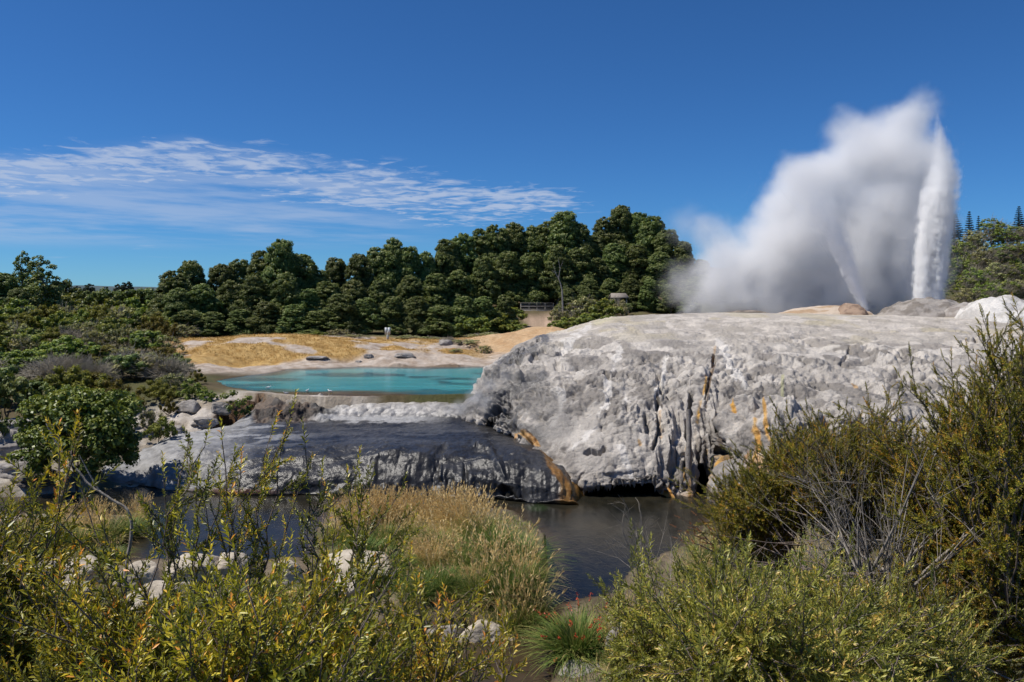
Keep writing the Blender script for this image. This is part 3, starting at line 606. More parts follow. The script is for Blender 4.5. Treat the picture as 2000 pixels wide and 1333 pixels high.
edge = [(1005, 846), (1045, 866), (1065, 885), (1082, 920), (1105, 945), (1126, 965)]
c = lerp3(c, lerp3(np.array([0.16, 0.075, 0.012]), (0.30, 0.15, 0.03), nB), ss(-(segd(px, py, edge) + 5 * (nB - 0.5)), -9, -4) * 0.9)
c = lerp3(c, lerp3(np.array([0.20, 0.09, 0.015]), (0.34, 0.19, 0.05), nB), ss(px + 0.35 * (py - 950) + 10 * (nB - 0.5), 1088, 1116) * 0.9)
c = lerp3(c, (0.20, 0.09, 0.04), ss(py, 955, 962) * ss(-px, -600, -450) * 0.7)
wet = np.clip(1.0 - 0.65 * left - 0.8 * cliff - 0.3 * rimm, 0, 1)
m, t, b = material('wet_sinter'); v = tcoord(t)
n1 = noise(t, v, 4, 8, 0.65, 0.3); n2 = noise(t, tcoord(t, (1, 1, 0.5)), 14, 6, 0.7)
cc = mixc(t, attr(t, 'col'), ramp(t, n1, [(0.3, (0.7, 0.7, 0.7)), (0.7, (1.25, 1.25, 1.25))]), 0.8, 'MULTIPLY'); t.links.new(cc, b.inputs['Base Color'])
w = attr(t, 'wet', 'Fac'); t.links.new(mth(t, 'SUBTRACT', 0.8, mth(t, 'MULTIPLY', w, 0.47)), b.inputs['Roughness']); b.inputs['Specular IOR Level'].default_value = 0.5
bn = bump(t, None, n2, 0.5, 0.05); bump(t, b, n1, 0.25, 0.08, bn)
o = mesh_obj('sinter_apron', V.reshape(-1, 3), [grid_faces(nv, nu)], m, smooth=True, attrs={'col': c.reshape(-1, 3), 'wet': wet.ravel()}); tag(o, kind='structure')

# ------------------------------------------------------------------ mounds round the vents
def mound(name, px, Y, pybase, pytop, wpx, dY, c0, c1, seed, skew=0.0, rough=0.25, lumps=0.5):
    """a dome of sinter standing on the plateau"""
    cx = (px - 1000) / FOC * Y; hw = wpx / 2 / FOC * Y; zb = H - (pybase - HOR) / FOC * Y - 0.6; zt = H - (pytop - HOR) / FOC * Y
    u = np.linspace(-1.15, 1.15, 150); v = np.linspace(-1.15, 1.15, 90); U, Vv = np.meshgrid(u, v)
    rr = np.sqrt(U ** 2 + Vv ** 2); hgt = np.clip(1 - rr ** 2.2, -0.5, 1); hgt = np.where(hgt > 0, hgt ** 0.75, hgt)
    Xw = cx + U * hw + skew * hw * hgt; Yw = Y + Vv * dY; Zw = zb + (zt - zb) * hgt
    Zw = Zw + rough * ss(1.1 - rr, 0, 0.4) * (lumps * 1.6 * (0.45 - worley(Xw / 1.9, Yw / 1.9, Zw / 1.2, seed)) + 0.6 * fbm(Xw / 1.5, Yw / 1.5, Zw / 1.0, 4, seed + 1))
    nn_ = fbm(Xw / 1.2, Yw / 1.2, Zw / 0.7, 4, seed + 2) * 0.5 + 0.5
    cc = lerp3(np.array(c0) + 0 * Xw[..., None], c1, ss(nn_, 0.35, 0.65))
    o = mesh_obj(name, np.c_[Xw.ravel(), Yw.ravel(), Zw.ravel()], [grid_faces(*Xw.shape)], M_TERR, smooth=True, attrs={'col': cc.reshape(-1, 3), 'wet': np.full(Xw.size, 0.1)})
    return tag(o, kind='structure')
mound('vent_mound_terrain', 1815, 84, 622, 584, 215, 5.0, (0.20, 0.175, 0.15), (0.33, 0.30, 0.27), 201, -0.05, 0.35, 0.8)
mound('vent_mound_terrain', 1885, 80, 622, 592, 100, 4.0, (0.24, 0.21, 0.185), (0.36, 0.33, 0.30), 211, 0, 0.25)
mound('sinter_mound_terrain', 1590, 86, 618, 598, 230, 6, (0.42, 0.29, 0.18), (0.56, 0.46, 0.36), 221, 0.3, 0.15, 0.3)
mound('sinter_mound_terrain', 1662, 82, 616, 592, 60, 3, (0.20, 0.13, 0.09), (0.34, 0.24, 0.17), 231, 0, 0.2)
mound('sinter_mound_terrain', 1460, 88, 616, 606, 140, 5, (0.12, 0.10, 0.08), (0.30, 0.25, 0.20), 241, 0, 0.12)
mound('white_sinter_terrain', 1965, 76, 640, 580, 190, 6, (0.47, 0.445, 0.41), (0.64, 0.615, 0.58), 251, -0.1, 0.4, 0.9)
mound('white_sinter_terrain', 2110, 72, 650, 588, 230, 6, (0.47, 0.445, 0.41), (0.64, 0.615, 0.58), 261, 0, 0.4, 0.9)
# ------------------------------------------------------------------ far hills
hb = MB(); m, t, b = material('hills'); b.inputs['Roughness'].default_value = 1
t.links.new(ramp(t, noise(t, tcoord(t), 0.02, 4), [(0.4, (0.045, 0.075, 0.085)), (0.62, (0.075, 0.10, 0.10))]), b.inputs['Base Color'])  # blue of the distant haze mixed into the green of the hills
u = np.linspace(-1200, 700, 90); vv = np.linspace(0, 1, 14)
U, Vv = np.meshgrid(u, vv); px_h = 1000 + FOC * U / 1800
topz = 4 + 15 * np.exp(-((px_h - 225) / 110.0) ** 2) * 0.9 + 10 * np.exp(-((px_h - 150) / 60.0) ** 2) + 12 * np.exp(-((px_h - 300) / 70.0) ** 2) + 5 * fbm(U / 160, U * 0, U * 0, 3, 5)
prof = np.sin(Vv * math.pi) ** 0.8
mesh_h = mesh_obj('hills', np.c_[U.ravel(), (1800 + (Vv - 0.5) * 500).ravel(), (-10 + (topz + 10) * prof).ravel()], [grid_faces(*U.shape)], m, smooth=True); tag(mesh_h, kind='structure')

# ------------------------------------------------------------------ water
def water_sheet(name, poly, z, m, nx=160, ny=120, colf=None, grow=0.9):
    x0, y0 = poly.min(0) - grow; x1, y1 = poly.max(0) + grow
    U, Vv = np.meshgrid(np.linspace(x0, x1, nx), np.linspace(y0, y1, ny)); d = sdist(U, Vv, poly)
    idx = np.arange(U.size).reshape(U.shape); f = np.stack([idx[:-1, :-1], idx[:-1, 1:], idx[1:, 1:], idx[1:, :-1]], -1).reshape(-1, 4)
    keep = (d.ravel()[f] > -grow).all(1); f = f[keep]; used = np.unique(f); remap = -np.ones(U.size, int); remap[used] = np.arange(len(used))
    pts = np.c_[U.ravel(), Vv.ravel(), np.full(U.size, z)][used]; at = {}
    if colf is not None: at['col'] = colf(pts[:, 0], pts[:, 1], d.ravel()[used])
    return tag(mesh_obj(name, pts, [remap[f]], m, attrs=at), kind='structure')
m, t, b = material('stream_water'); v = tcoord(t, (1, 0.6, 1))
n1 = noise(t, v, 2.2, 6, 0.6, 0.4); n2 = noise(t, v, 9, 4, 0.6)
t.links.new(mixc(t, attr(t, 'col'), ramp(t, n1, [(0.3, (0.6, 0.6, 0.6)), (0.7, (1.3, 1.3, 1.3))]), 0.8, 'MULTIPLY'), b.inputs['Base Color'])
b.inputs['Roughness'].default_value = 0.15; b.inputs['IOR'].default_value = 1.33; b.inputs['Specular IOR Level'].default_value = 0.26
bn = bump(t, None, n2, 0.18, 0.03); bump(t, b, n1, 0.22, 0.08, bn)
def stream_col(x, y, d):
    n = fbm(x / 1.6, y / 1.6, 0 * x, 4, 301) * 0.5 + 0.5; px = 1000 + FOC * x / y; py = HOR + FOC * H / y
    c = lerp3(np.array([0.010, 0.011, 0.009]), (0.030, 0.026, 0.017), n)
    c = lerp3(c, (0.075, 0.05, 0.028), np.clip(ss(-d, -1.1, 0.1) * 0.9, 0, 1) * 0.8)
    c = lerp3(c, (0.06, 0.042, 0.022), ss(py, 1200, 1290) * 0.9)
    return lerp3(c, (0.022, 0.040, 0.012), ss(-np.hypot((px - 1050) / 3, py - 992), -9, -4) * 0.7)
water_sheet('stream_water', STREAM, 0.0, m, 500, 200, stream_col, 1.0)
m, t, b = material('pool_water'); v = tcoord(t, (1, 1, 1))
n1 = noise(t, v, 3.0, 4, 0.55)
t.links.new(attr(t, 'col'), b.inputs['Base Color'])
b.inputs['Roughness'].default_value = 0.16; b.inputs['IOR'].default_value = 1.33; b.inputs['Specular IOR Level'].default_value = 0.35; bump(t, b, n1, 0.15, 0.04)
def pool_col(x, y, d):
    px = 1000 + FOC * x / y; py = HOR + FOC * (H - POOLZ) / y
    n = fbm(x / 7, y / 2.4, 0 * x, 5, 311); n2 = fbm(x / 2, y / 1.0, 0 * x, 4, 312) * 0.5 + 0.5
    c = lerp3(np.array([0.040, 0.26, 0.30]), (0.07, 0.33, 0.36), n2)
    c = lerp3(c, (0.018, 0.10, 0.135), ss(n, 0.22, 0.5) * 0.75)
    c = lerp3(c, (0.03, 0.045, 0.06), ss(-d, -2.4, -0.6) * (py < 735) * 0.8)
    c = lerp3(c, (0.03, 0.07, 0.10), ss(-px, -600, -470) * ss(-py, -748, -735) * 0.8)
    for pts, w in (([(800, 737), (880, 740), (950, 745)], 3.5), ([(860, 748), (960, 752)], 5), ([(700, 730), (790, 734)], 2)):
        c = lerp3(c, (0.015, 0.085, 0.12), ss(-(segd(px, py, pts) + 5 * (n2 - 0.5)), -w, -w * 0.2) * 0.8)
    c = lerp3(c, lerp3(np.array([0.06, 0.05, 0.03]), (0.16, 0.12, 0.07), n2), ss(py + 6 * (n2 - 0.5), 760, 767) * ss(-px, -880, -700))
    return lerp3(c, (0.10, 0.06, 0.03), ss(py + 3 * (n2 - 0.5), 769, 772))
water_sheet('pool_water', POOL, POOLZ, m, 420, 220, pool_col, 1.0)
m, t, b = material('puddle_water'); b.inputs['Base Color'].default_value = (0.13, 0.065, 0.025, 1); b.inputs['Roughness'].default_value = 0.1
water_sheet('puddle_water', PUDDLE, 1.70, m, 120, 80, None, 0.8)
# ------------------------------------------------------------------ foliage builders
def rot_to(dirs, rng):
    """(n,3,3) frames whose third axis is dirs, spun at random"""
    d = dirs / (np.linalg.norm(dirs, axis=1)[:, None] + 1e-9); a = rng.normal(size=d.shape)
    u = np.cross(d, a); u /= np.linalg.norm(u, axis=1)[:, None] + 1e-9; w = np.cross(d, u)
    return np.stack([u, w, d], -1)
def leaf_quads(pos, nrm, size, rng, aspect=0.6, bend=0.0):
    """one small diamond leaf (or leaf spray) per point, its flat side roughly facing nrm"""
    n = len(pos); Rm = rot_to(nrm, rng); size = np.broadcast_to(size, (n,))
    q = np.array([[-1, 0, 0], [0, -aspect, 0.18], [1, 0, 0], [0, aspect, 0.18]]) * 0.5
    V = np.einsum('nij,kj->nki', Rm, q) * size[:, None, None] + pos[:, None]
    F = np.arange(n * 4).reshape(n, 4)
    return V.reshape(-1, 3), F
def sph(n, rng, zmin=-1.0):
    z = rng.uniform(zmin, 1, n); a = rng.uniform(0, 2 * math.pi, n); r = np.sqrt(1 - z * z); return np.c_[r * np.cos(a), r * np.sin(a), z]
def lump(c, r, seed, seg=9, rings=6):
    th, ph = np.meshgrid(np.linspace(0, 2 * math.pi, seg, endpoint=False), np.linspace(0.05, math.pi - 0.05, rings)); d = np.stack([np.sin(ph) * np.cos(th), np.sin(ph) * np.sin(th), np.cos(ph)], -1)
    k = 1 + 0.22 * vnoise(d[..., 0] * 2, d[..., 1] * 2, d[..., 2] * 2 + seed, seed)
    V = d * k[..., None] * r + c; i = np.arange(rings - 1)[:, None] * seg; j = np.arange(seg)[None]; kk = (j + 1) % seg
    return V.reshape(-1, 3), np.stack([i + j, i + seg + j, i + seg + kk, i + kk], -1).reshape(-1, 4)

def crown_mesh(rng, lobes, sub, leaves, leaf, core=0.78, flat=0.75, up=0.35, subr=(0.22, 0.36), zmin=-0.5):
    """crown of (centre, radii) lobes, each carrying domed clumps of small leaf sprays; returns MB"""
    mb = MB()
    for c, rad in lobes:
        c = np.array(c, float); rad = np.array(rad, float); n = max(5, int(sub * (rad[0] * rad[2]) ** 0.8)); d = sph(n * 3, rng, zmin)
        keep = [0]
        for i in range(1, len(d)):
            if min(np.linalg.norm(d[i] - d[k]) for k in keep) > 1.9 / math.sqrt(n) and len(keep) < n: keep.append(i)
        for i in keep:
            cc = c + d[i] * rad * rng.uniform(0.82, 1.02); r = rng.uniform(*subr) * rad.mean(); tone = rng.normal(0, 0.10)
            if core > 0:
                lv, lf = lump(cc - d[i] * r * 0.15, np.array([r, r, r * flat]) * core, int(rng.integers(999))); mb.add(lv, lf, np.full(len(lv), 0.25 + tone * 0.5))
            m = int(leaves * (r ** 1.6) / 1.0) + 12; ax = d[i] * 0.8 + np.array([0, 0, 0.5]); ax /= np.linalg.norm(ax)
            p = sph(m * 2, rng); p = p[(p @ ax) > rng.uniform(-0.75, 0.3, len(p))][:m]
            pos = cc + p * np.array([r, r, r * flat]) * rng.uniform(0.72, 1.28, (len(p), 1)) ; nr = p + rng.normal(0, 0.6, p.shape) + np.array([0, 0, up])
            lv, lf = leaf_quads(pos, nr, leaf * rng.uniform(0.6, 1.25, len(p)), rng, 0.7)
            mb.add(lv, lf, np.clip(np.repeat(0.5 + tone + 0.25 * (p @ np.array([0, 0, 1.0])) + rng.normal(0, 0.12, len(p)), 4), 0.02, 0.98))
    return mb
def trunk_mesh(mb, rng, base, top, rad, limbs, tips):
    base = np.array(base, float); top = np.array(top, float); n = 7; t = np.linspace(0, 1, n)[:, None]
    pts = base + (top - base) * t + np.c_[rng.normal(0, 0.03, (n, 2)) * np.linalg.norm(top - base), np.zeros(n)]; pts[0] = base
    mb.tube(pts, rad * (1 - 0.55 * t[:, 0]), 7, 0.5)
    for k in range(limbs):
        s = rng.uniform(0.35, 1.0); p0 = pts[min(n - 1, int(s * (n - 1)))]; tip = np.array(tips[int(rng.integers(len(tips)))], float)
        mid = p0 * 0.5 + tip * 0.5 + rng.normal(0, 0.08, 3) * np.linalg.norm(tip - p0); tt = np.linspace(0, 1, 6)[:, None]
        q = p0 * (1 - tt) ** 2 + 2 * mid * tt * (1 - tt) + tip * tt ** 2; mb.tube(q, rad * 0.45 * (1 - 0.8 * tt[:, 0]), 5, 0.5)

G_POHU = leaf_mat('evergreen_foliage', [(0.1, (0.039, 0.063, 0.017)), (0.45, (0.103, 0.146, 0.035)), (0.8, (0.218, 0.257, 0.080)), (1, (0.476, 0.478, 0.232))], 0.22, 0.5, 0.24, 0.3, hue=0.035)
G_SOFT = leaf_mat('bright_foliage', [(0.1, (0.056, 0.088, 0.019)), (0.5, (0.156, 0.212, 0.036)), (0.9, (0.338, 0.373, 0.081))], 0.25, 0.5, 0.15, 0.3)
G_GREY = leaf_mat('grey_green_foliage', [(0.1, (0.086, 0.098, 0.035)), (0.5, (0.226, 0.237, 0.094)), (0.9, (0.471, 0.452, 0.213))], 0.2, 0.6, 0.15, 0.2)
G_OLIVE = leaf_mat('olive_foliage', [(0.1, (0.062, 0.062, 0.014)), (0.5, (0.166, 0.154, 0.026)), (0.9, (0.290, 0.269, 0.054))], 0.25, 0.6, 0.15, 0.2)
G_DARK = leaf_mat('dark_foliage', [(0.1, (0.014, 0.022, 0.014)), (0.5, (0.031, 0.047, 0.025)), (0.9, (0.070, 0.090, 0.053))], 0.12, 0.6, 0.12, 0.2)
B_GREY = bark_mat('pale_bark', (0.20, 0.175, 0.155), (0.42, 0.39, 0.35))
B_BROWN = bark_mat('brown_bark', (0.06, 0.045, 0.035), (0.16, 0.13, 0.10))
B_DEAD = bark_mat('dead_wood', (0.24, 0.21, 0.155), (0.42, 0.375, 0.30))

def at(o, loc, rz=0, sc=(1, 1, 1)):
    o.location = tuple(float(v) for v in loc); o.rotation_euler = (0, 0, rz); o.scale = sc; return o

def proto_tree(name, seed, h, w, mat, bark, lobes_n=7, sub=9, leaves=75, leaf=0.42, zlow=0.2, zmin=-0.5, bark_r=0.28, limbs=6, core=0.78, subr=(0.22, 0.36), limb_out=0.8, lr=(0.42, 0.6)):
    rng = np.random.default_rng(seed); root = empty(name, (0, 0, 0)); lobes = []
    for k in range(lobes_n):
        a = k * 2.4 + rng.uniform(-.4, .4); f = k / max(1, lobes_n - 1); rad = w * rng.uniform(*lr) * (1 - 0.25 * f); zc = h * (zlow + (0.93 - zlow) * f) - rad * 0.6 * f
        off = w * 0.55 * (1 - f ** 1.6) * rng.uniform(0.6, 1.1); lobes.append(((math.cos(a) * off, math.sin(a) * off, zc), (rad, rad, rad * rng.uniform(0.75, 1.0))))
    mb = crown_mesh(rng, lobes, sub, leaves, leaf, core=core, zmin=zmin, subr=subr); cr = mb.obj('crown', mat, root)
    tb = MB(); trunk_mesh(tb, rng, (0, 0, -1.0), (rng.uniform(-.4, .4), rng.uniform(-.4, .4), h * 0.7), bark_r, limbs, [tuple(np.array(c) * [limb_out, limb_out, 1] + rng.normal(0, .3, 3)) for c, _ in lobes]); tb.obj('trunk', bark, root, smooth=True)
    return root
# the evergreen wood ------------------------------------------------
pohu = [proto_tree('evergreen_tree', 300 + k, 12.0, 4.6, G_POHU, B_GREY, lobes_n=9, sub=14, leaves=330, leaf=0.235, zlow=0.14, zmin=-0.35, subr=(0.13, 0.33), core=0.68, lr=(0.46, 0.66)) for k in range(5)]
used = set()
def place(protos, i, loc, rz, sc, label, cat, group):
    src = protos[i % len(protos)]
    if id(src) not in used: used.add(id(src)); at(src, loc, rz, sc); src['label'] = label; src['category'] = cat; src['group'] = group; return src
    r = copy_thing(src, loc, rz, sc, label, group); r['category'] = cat; return r
rng = np.random.default_rng(77)
wood = []
back = [(338, 528, 112), (372, 510, 118), (432, 512, 120), (468, 502, 122), (515, 490, 118), (548, 468, 117), (585, 492, 119), (615, 522, 120), (655, 500, 126), (700, 492, 124), (738, 480, 128), (768, 464, 128), (800, 478, 128), (832, 490, 130), (872, 468, 132), (905, 452, 134), (940, 447, 138), (968, 440, 138), (1003, 434, 140), (1040, 440, 140), (1072, 428, 140), (1103, 414, 138), (1135, 436, 138), (1160, 458, 140), (1185, 420, 150), (1213, 398, 150), (1245, 412, 150), (1275, 424, 146), (1305, 445, 142), (1335, 470, 140), (1370, 505, 140), (1410, 530, 142), (1460, 545, 142), (1520, 552, 142), (1590, 550, 142), (1660, 545, 142), (1730, 540, 145), (1790, 530, 145), (1435, 520, 150), (1490, 530, 150), (1555, 528, 150), (1625, 530, 150), (1695, 525, 150), (1760, 515, 150), (1820, 500, 150)]
mid = [(350, 560, 108), (395, 552, 109), (450, 545, 112), (498, 535, 110), (560, 530, 108), (600, 560, 108), (640, 548, 114), (690, 545, 115), (745, 540, 116), (800, 535, 118), (850, 530, 122), (895, 525, 124), (945, 500, 127), (990, 490, 129), (1040, 490, 130), (1090, 478, 129), (1130, 480, 131), (1165, 500, 132), (1200, 475, 134), (1245, 475, 134), (1290, 490, 132), (1325, 520, 130), (1360, 550, 128), (1395, 560, 128), (1430, 565, 128), (1475, 568, 128), (1520, 570, 128), (1570, 572, 128), (1620, 572, 128), (1670, 570, 128), (1720, 565, 128), (1765, 560, 128), (1805, 550, 128)]
front = [(365, 610, 104), (415, 600, 105), (470, 598, 105), (520, 588, 104), (575, 592, 103), (625, 596, 103), (665, 580, 105), (715, 585, 106), (765, 578, 107), (815, 575, 108), (860, 585, 107), (905, 580, 107), (945, 575, 108), (985, 572, 110), (1110, 552, 118), (1150, 535, 124), (1190, 540, 126), (1230, 545, 122), (1270, 545, 120), (1310, 560, 118), (1345, 575, 117)]
rowname = {0: 'skyline row', 1: 'middle row', 2: 'front row'}
for ri, row in enumerate((back, mid, front)):
    for k, (px, py, Y) in enumerate(row):
        X = (px - 1000) / FOC * Y; g = gz(X, Y); ztop = H - (py - HOR) / FOC * Y; h = max(ztop - g, 3.5); s = h / 11.6; w = min(max(0.62 * s + 0.26, 0.55), 1.25)
        w *= (1.0, 1.08, 1.12 if px < 950 else 0.9)[ri] * rng.uniform(0.85, 1.15); s *= rng.uniform(0.88, 1.12) if ri == 2 else 1.0
        k2 = k + 1
        if px < 700: ref = 'counted from the low scrub'
        lab = f"{'tall' if h > 13 else 'rounded' if h > 8 else 'low'}{' lone-topped' if k >= 40 else ''} evergreen, {rowname[ri]} of the wood, {ORD[k % 20]} {'from the scrub' if k < 20 else 'of its steam-side half' if k < 40 else 'behind the steam'}"
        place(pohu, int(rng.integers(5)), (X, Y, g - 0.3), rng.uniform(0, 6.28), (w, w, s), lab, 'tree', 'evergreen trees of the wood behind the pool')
# lower bright bushes at the foot of the wood ------------------------------------------------
def proto_bush(name, seed, mat, bark, h=2.2, w=1.6, leaves=260, leaf=0.2, twigs=0, core=0.75, lobes_n=5, sub=7, twig_mat=None, foliage=True, twig_len=0.8, twig_r=0.02):
    r_ = np.random.default_rng(seed); root = empty(name, (0, 0, 0)); lobes = []
    for k in range(lobes_n):
        a = k * 2.4 + r_.uniform(-.5, .5); off = w * 0.5 * (0 if k == 0 else r_.uniform(0.7, 1.1)); rad = w * r_.uniform(0.42, 0.62); zc = h - rad * 0.9 if k == 0 else h * r_.uniform(0.3, 0.6)
        lobes.append(((math.cos(a) * off, math.sin(a) * off, zc), (rad, rad, rad * 0.85)))
    if foliage:
        crown_mesh(r_, lobes, sub, leaves, leaf, core=core, subr=(0.26, 0.42), zmin=-0.4).obj('foliage', mat, root)
    tb = MB(); tips = [tuple(np.array(c) + r_.normal(0, 0.2, 3)) for c, _ in lobes]; trunk_mesh(tb, r_, (0, 0, -0.5), (0, 0, h * 0.5), 0.07, 7, tips)
    for k in range(twigs):
        c, rad = lobes[int(r_.integers(len(lobes)))]; d = sph(1, r_, -0.1)[0]; p1 = np.array(c) + d * np.array(rad) * r_.uniform(0.85, 1.2); p0 = np.array(c) * [0.4, 0.4, 0.55] + d * 0.15
        p1b = p0 + (p1 - p0) * r_.uniform(0.3, 0.6) ; mid = (p1b + p1) / 2 + r_.normal(0, 0.1, 3); tb.tube([p1b, mid, p1], [twig_r * 1.3, twig_r, twig_r * 0.4], 3, 0.5)
        for q in range(3):
            e = p1 + (d + r_.normal(0, 0.6, 3)) * twig_len * r_.uniform(0.2, 0.5) * rad[0]; s = mid + (p1 - mid) * r_.uniform(0, 1); tb.tube([s, e], [twig_r * 0.8, twig_r * 0.3], 3, 0.5)
    tb.obj('stem', twig_mat or bark, root)
    return root
soft = [proto_bush('broadleaf_bush', 400 + k, G_SOFT, B_BROWN, 2.4, 1.9, 230, 0.21) for k in range(3)]
grey = [proto_bush('grey_leaved_bush', 410 + k, G_GREY, B_GREY, 2.0, 1.8, 170, 0.20, twigs=70, twig_mat=B_DEAD, core=0.55, twig_r=0.022) for k in range(3)]
olive = [proto_bush('fine_leaved_bush', 420 + k, G_OLIVE, B_BROWN, 2.0, 1.9, 520, 0.12, core=0.8) for k in range(3)]
darkb = [proto_bush('dark_bush', 430 + k, G_POHU, B_BROWN, 2.3, 1.8, 220, 0.22) for k in range(2)]
dead = [proto_bush('dead_shrub', 440 + k, G_GREY, B_DEAD, 1.7, 1.7, 0, 0.1, twigs=330, foliage=False, twig_mat=B_DEAD, twig_len=1.3, twig_r=0.022) for k in range(3)]
KIND = {'soft': (soft, 'broadleaf_bush', 'bright green broad-leaved bush'), 'grey': (grey, 'grey', 'grey-green twiggy bush'), 'olive': (olive, 'o', 'mustard olive fine-leaved bush'), 'dark': (darkb, 'd', 'dark green dense bush'), 'dead': (dead, 'x', 'bare grey dead shrub')}
count = {}
def bush(kind, px, pytop, Y, wide, where, cat='bush', group='scrub bushes', label=None):
    """a bush whose top shows at pytop and which is about `wide` pixels across"""
    protos, _, word = KIND[kind]; X = (px - 1000) / FOC * Y; g = gz(X, Y); zt = H - (pytop - HOR) / FOC * Y; h = max(zt - g, 0.5); s = h / 2.25; w = wide / FOC * Y / 3.9
    n = count[(kind, where)] = count.get((kind, where), 0) + 1
    return place(protos, int(rng.integers(9)), (X, Y, g - 0.1), rng.uniform(0, 6.28), (w, w, s), label or f"{word} {where}, {ORD[(n - 1) % 20]} from the frame edge", cat, group)
for px, py, Y, wd in ((690, 655, 97, 70), (660, 640, 99, 60), (800, 652, 98, 60), (840, 655, 98, 55), (790, 660, 96, 50), (930, 652, 97, 60), (960, 650, 99, 50), (575, 655, 98, 60), (520, 650, 97, 70), (480, 650, 97, 60), (620, 648, 100, 60)):
    bush(['grey', 'soft', 'grey'][int(rng.integers(3))], px, py, Y, wd, 'below the wood', group='bushes at the foot of the wood')
for px, py, Y, wd in ((1140, 575, 110, 90), (1098, 600, 108, 60), (1082, 628, 103, 40), (1175, 585, 108, 80), (1205, 580, 112, 70), (1150, 610, 104, 90), (1185, 615, 104, 70), (1100, 620, 104, 60), (1215, 590, 116, 60)):
    bush(['soft', 'grey', 'soft', 'dark'][int(rng.integers(4))], px, py, Y, wd, 'between deck and terrace', group='bushes beside the viewing deck')
for px, py, Y, wd in ((985, 600, 112, 90), (1000, 625, 108, 70), (960, 610, 108, 90), (1022, 640, 103, 44), (930, 620, 105, 80)):
    bush(['dark', 'soft'][int(rng.integers(2))], px, py, Y, wd, 'just before the deck', group='bushes beside the viewing deck')
for px, py, Y, wd, kd in ((875, 655, 92, 40, 'dead'), (905, 660, 91, 70, 'grey'), (890, 690, 84, 30, 'grey'), (945, 672, 86, 40, 'grey'), (1105, 636, 96, 12, 'olive')):
    bush(kd, px, py, Y, wd, 'on the edge of the tan mound', group='bushes beside the tan mound')
# the scrub slope beyond the stream, built in rows going up the slope
rows = [(78, 100, 330, 38, 648, ''), (0, 0, 0, 0, 0, '')]
r2 = np.random.default_rng(5)
def scrub_row(Y, pxs, kinds, hts, wide, where):
    for px in pxs:
        px = px + r2.uniform(-10, 10); Yj = Y * (1 + r2.uniform(-0.03, 0.03)); g = H - gz((px - 1000) / FOC * Yj, Yj); pyb = HOR + FOC * g / Yj; h = r2.uniform(*hts)
        bush(kinds[int(r2.integers(len(kinds)))], px, pyb - h / Yj * FOC, Yj, wide * r2.uniform(0.8, 1.25), where)
scrub_row(150, range(-40, 330, 34), ['dark', 'soft', 'dark'], (4, 6.5), 75, 'below the far trees')
scrub_row(122, range(-40, 345, 34), ['soft', 'grey', 'soft', 'dark'], (3, 4.6), 72, 'in the top scrub row')
scrub_row(104, range(-40, 345, 34), ['soft', 'grey', 'grey', 'olive'], (2.2, 3.6), 75, 'in the second scrub row down')
scrub_row(90, range(-40, 345, 32), ['grey', 'soft', 'olive', 'soft', 'grey'], (1.8, 3.0), 72, 'in the third scrub row down')
scrub_row(79, range(-40, 345, 36), ['grey', 'soft', 'dead', 'olive', 'soft'], (1.8, 2.8), 82, 'in the fourth scrub row down')
scrub_row(70, range(-40, 330, 40), ['soft', 'olive', 'grey', 'soft'], (1.6, 2.6), 92, 'in the fifth scrub row down')
scrub_row(62, range(-40, 330, 46), ['olive', 'soft', 'grey', 'dead'], (1.4, 2.4), 105, 'in the sixth scrub row down')
scrub_row(55, range(-50, 190, 50), ['olive', 'dark', 'soft'], (1.6, 2.6), 120, 'in the lowest scrub row')
for kd, px, py, Y, wd, lab in (('olive', 140, 708, 54.5, 120, 'domed mustard-green bush above the round broad-leaved bush'), ('olive', 225, 735, 52.5, 95, 'low mustard-green bush beside the domed one above the stream'), ('dark', 240, 690, 60, 90, 'dark rounded bush between dead twigs and the mustard dome'),
        ('dead', 255, 675, 63, 110, 'widest tangle of pale dead twigs on the scrub slope'), ('olive', 305, 738, 54, 75, 'olive bush on the bank by the pool end'), ('soft', 375, 742, 53.6, 60, 'bright bush on the sinter bank at the tip of the pool'), ('soft', 405, 760, 52.8, 40, 'small bright bush just below the tip of the pool'),
        ('grey', 340, 720, 57, 70, 'grey-green bush behind the bright ones at the pool tip'), ('olive', 330, 700, 62, 70, 'olive bush at the near end of the golden bank'), ('soft', 345, 690, 68, 60, 'green bush where the golden bank meets the scrub'), ('olive', 385, 716, 59, 40, 'small olive bush nearest the pool tip'),
        ('soft', 310, 812, 47.6, 62, 'low leafy bush beside the big round bush on the sinter bank'), ('olive', 330, 770, 51.5, 40, 'small brownish bush on the sinter bank'), ('soft', 240, 765, 49, 60, 'leafy bush behind the shoulder of the big round bush'), ('grey', 290, 790, 49.5, 50, 'thin grey-green bush between the leafy bushes on the sinter bank'),
        ('dark', 10, 730, 50, 120, 'dark bush at the edge of the frame above the broken rocks'), ('dead', 180, 690, 58, 90, 'dead grey shrub behind the mustard dome'), ('dark', -30, 790, 45, 100, 'dark shrub at the frame edge over the broken bank')):
    bush(kd, px, py, Y, wd, '', label=lab)
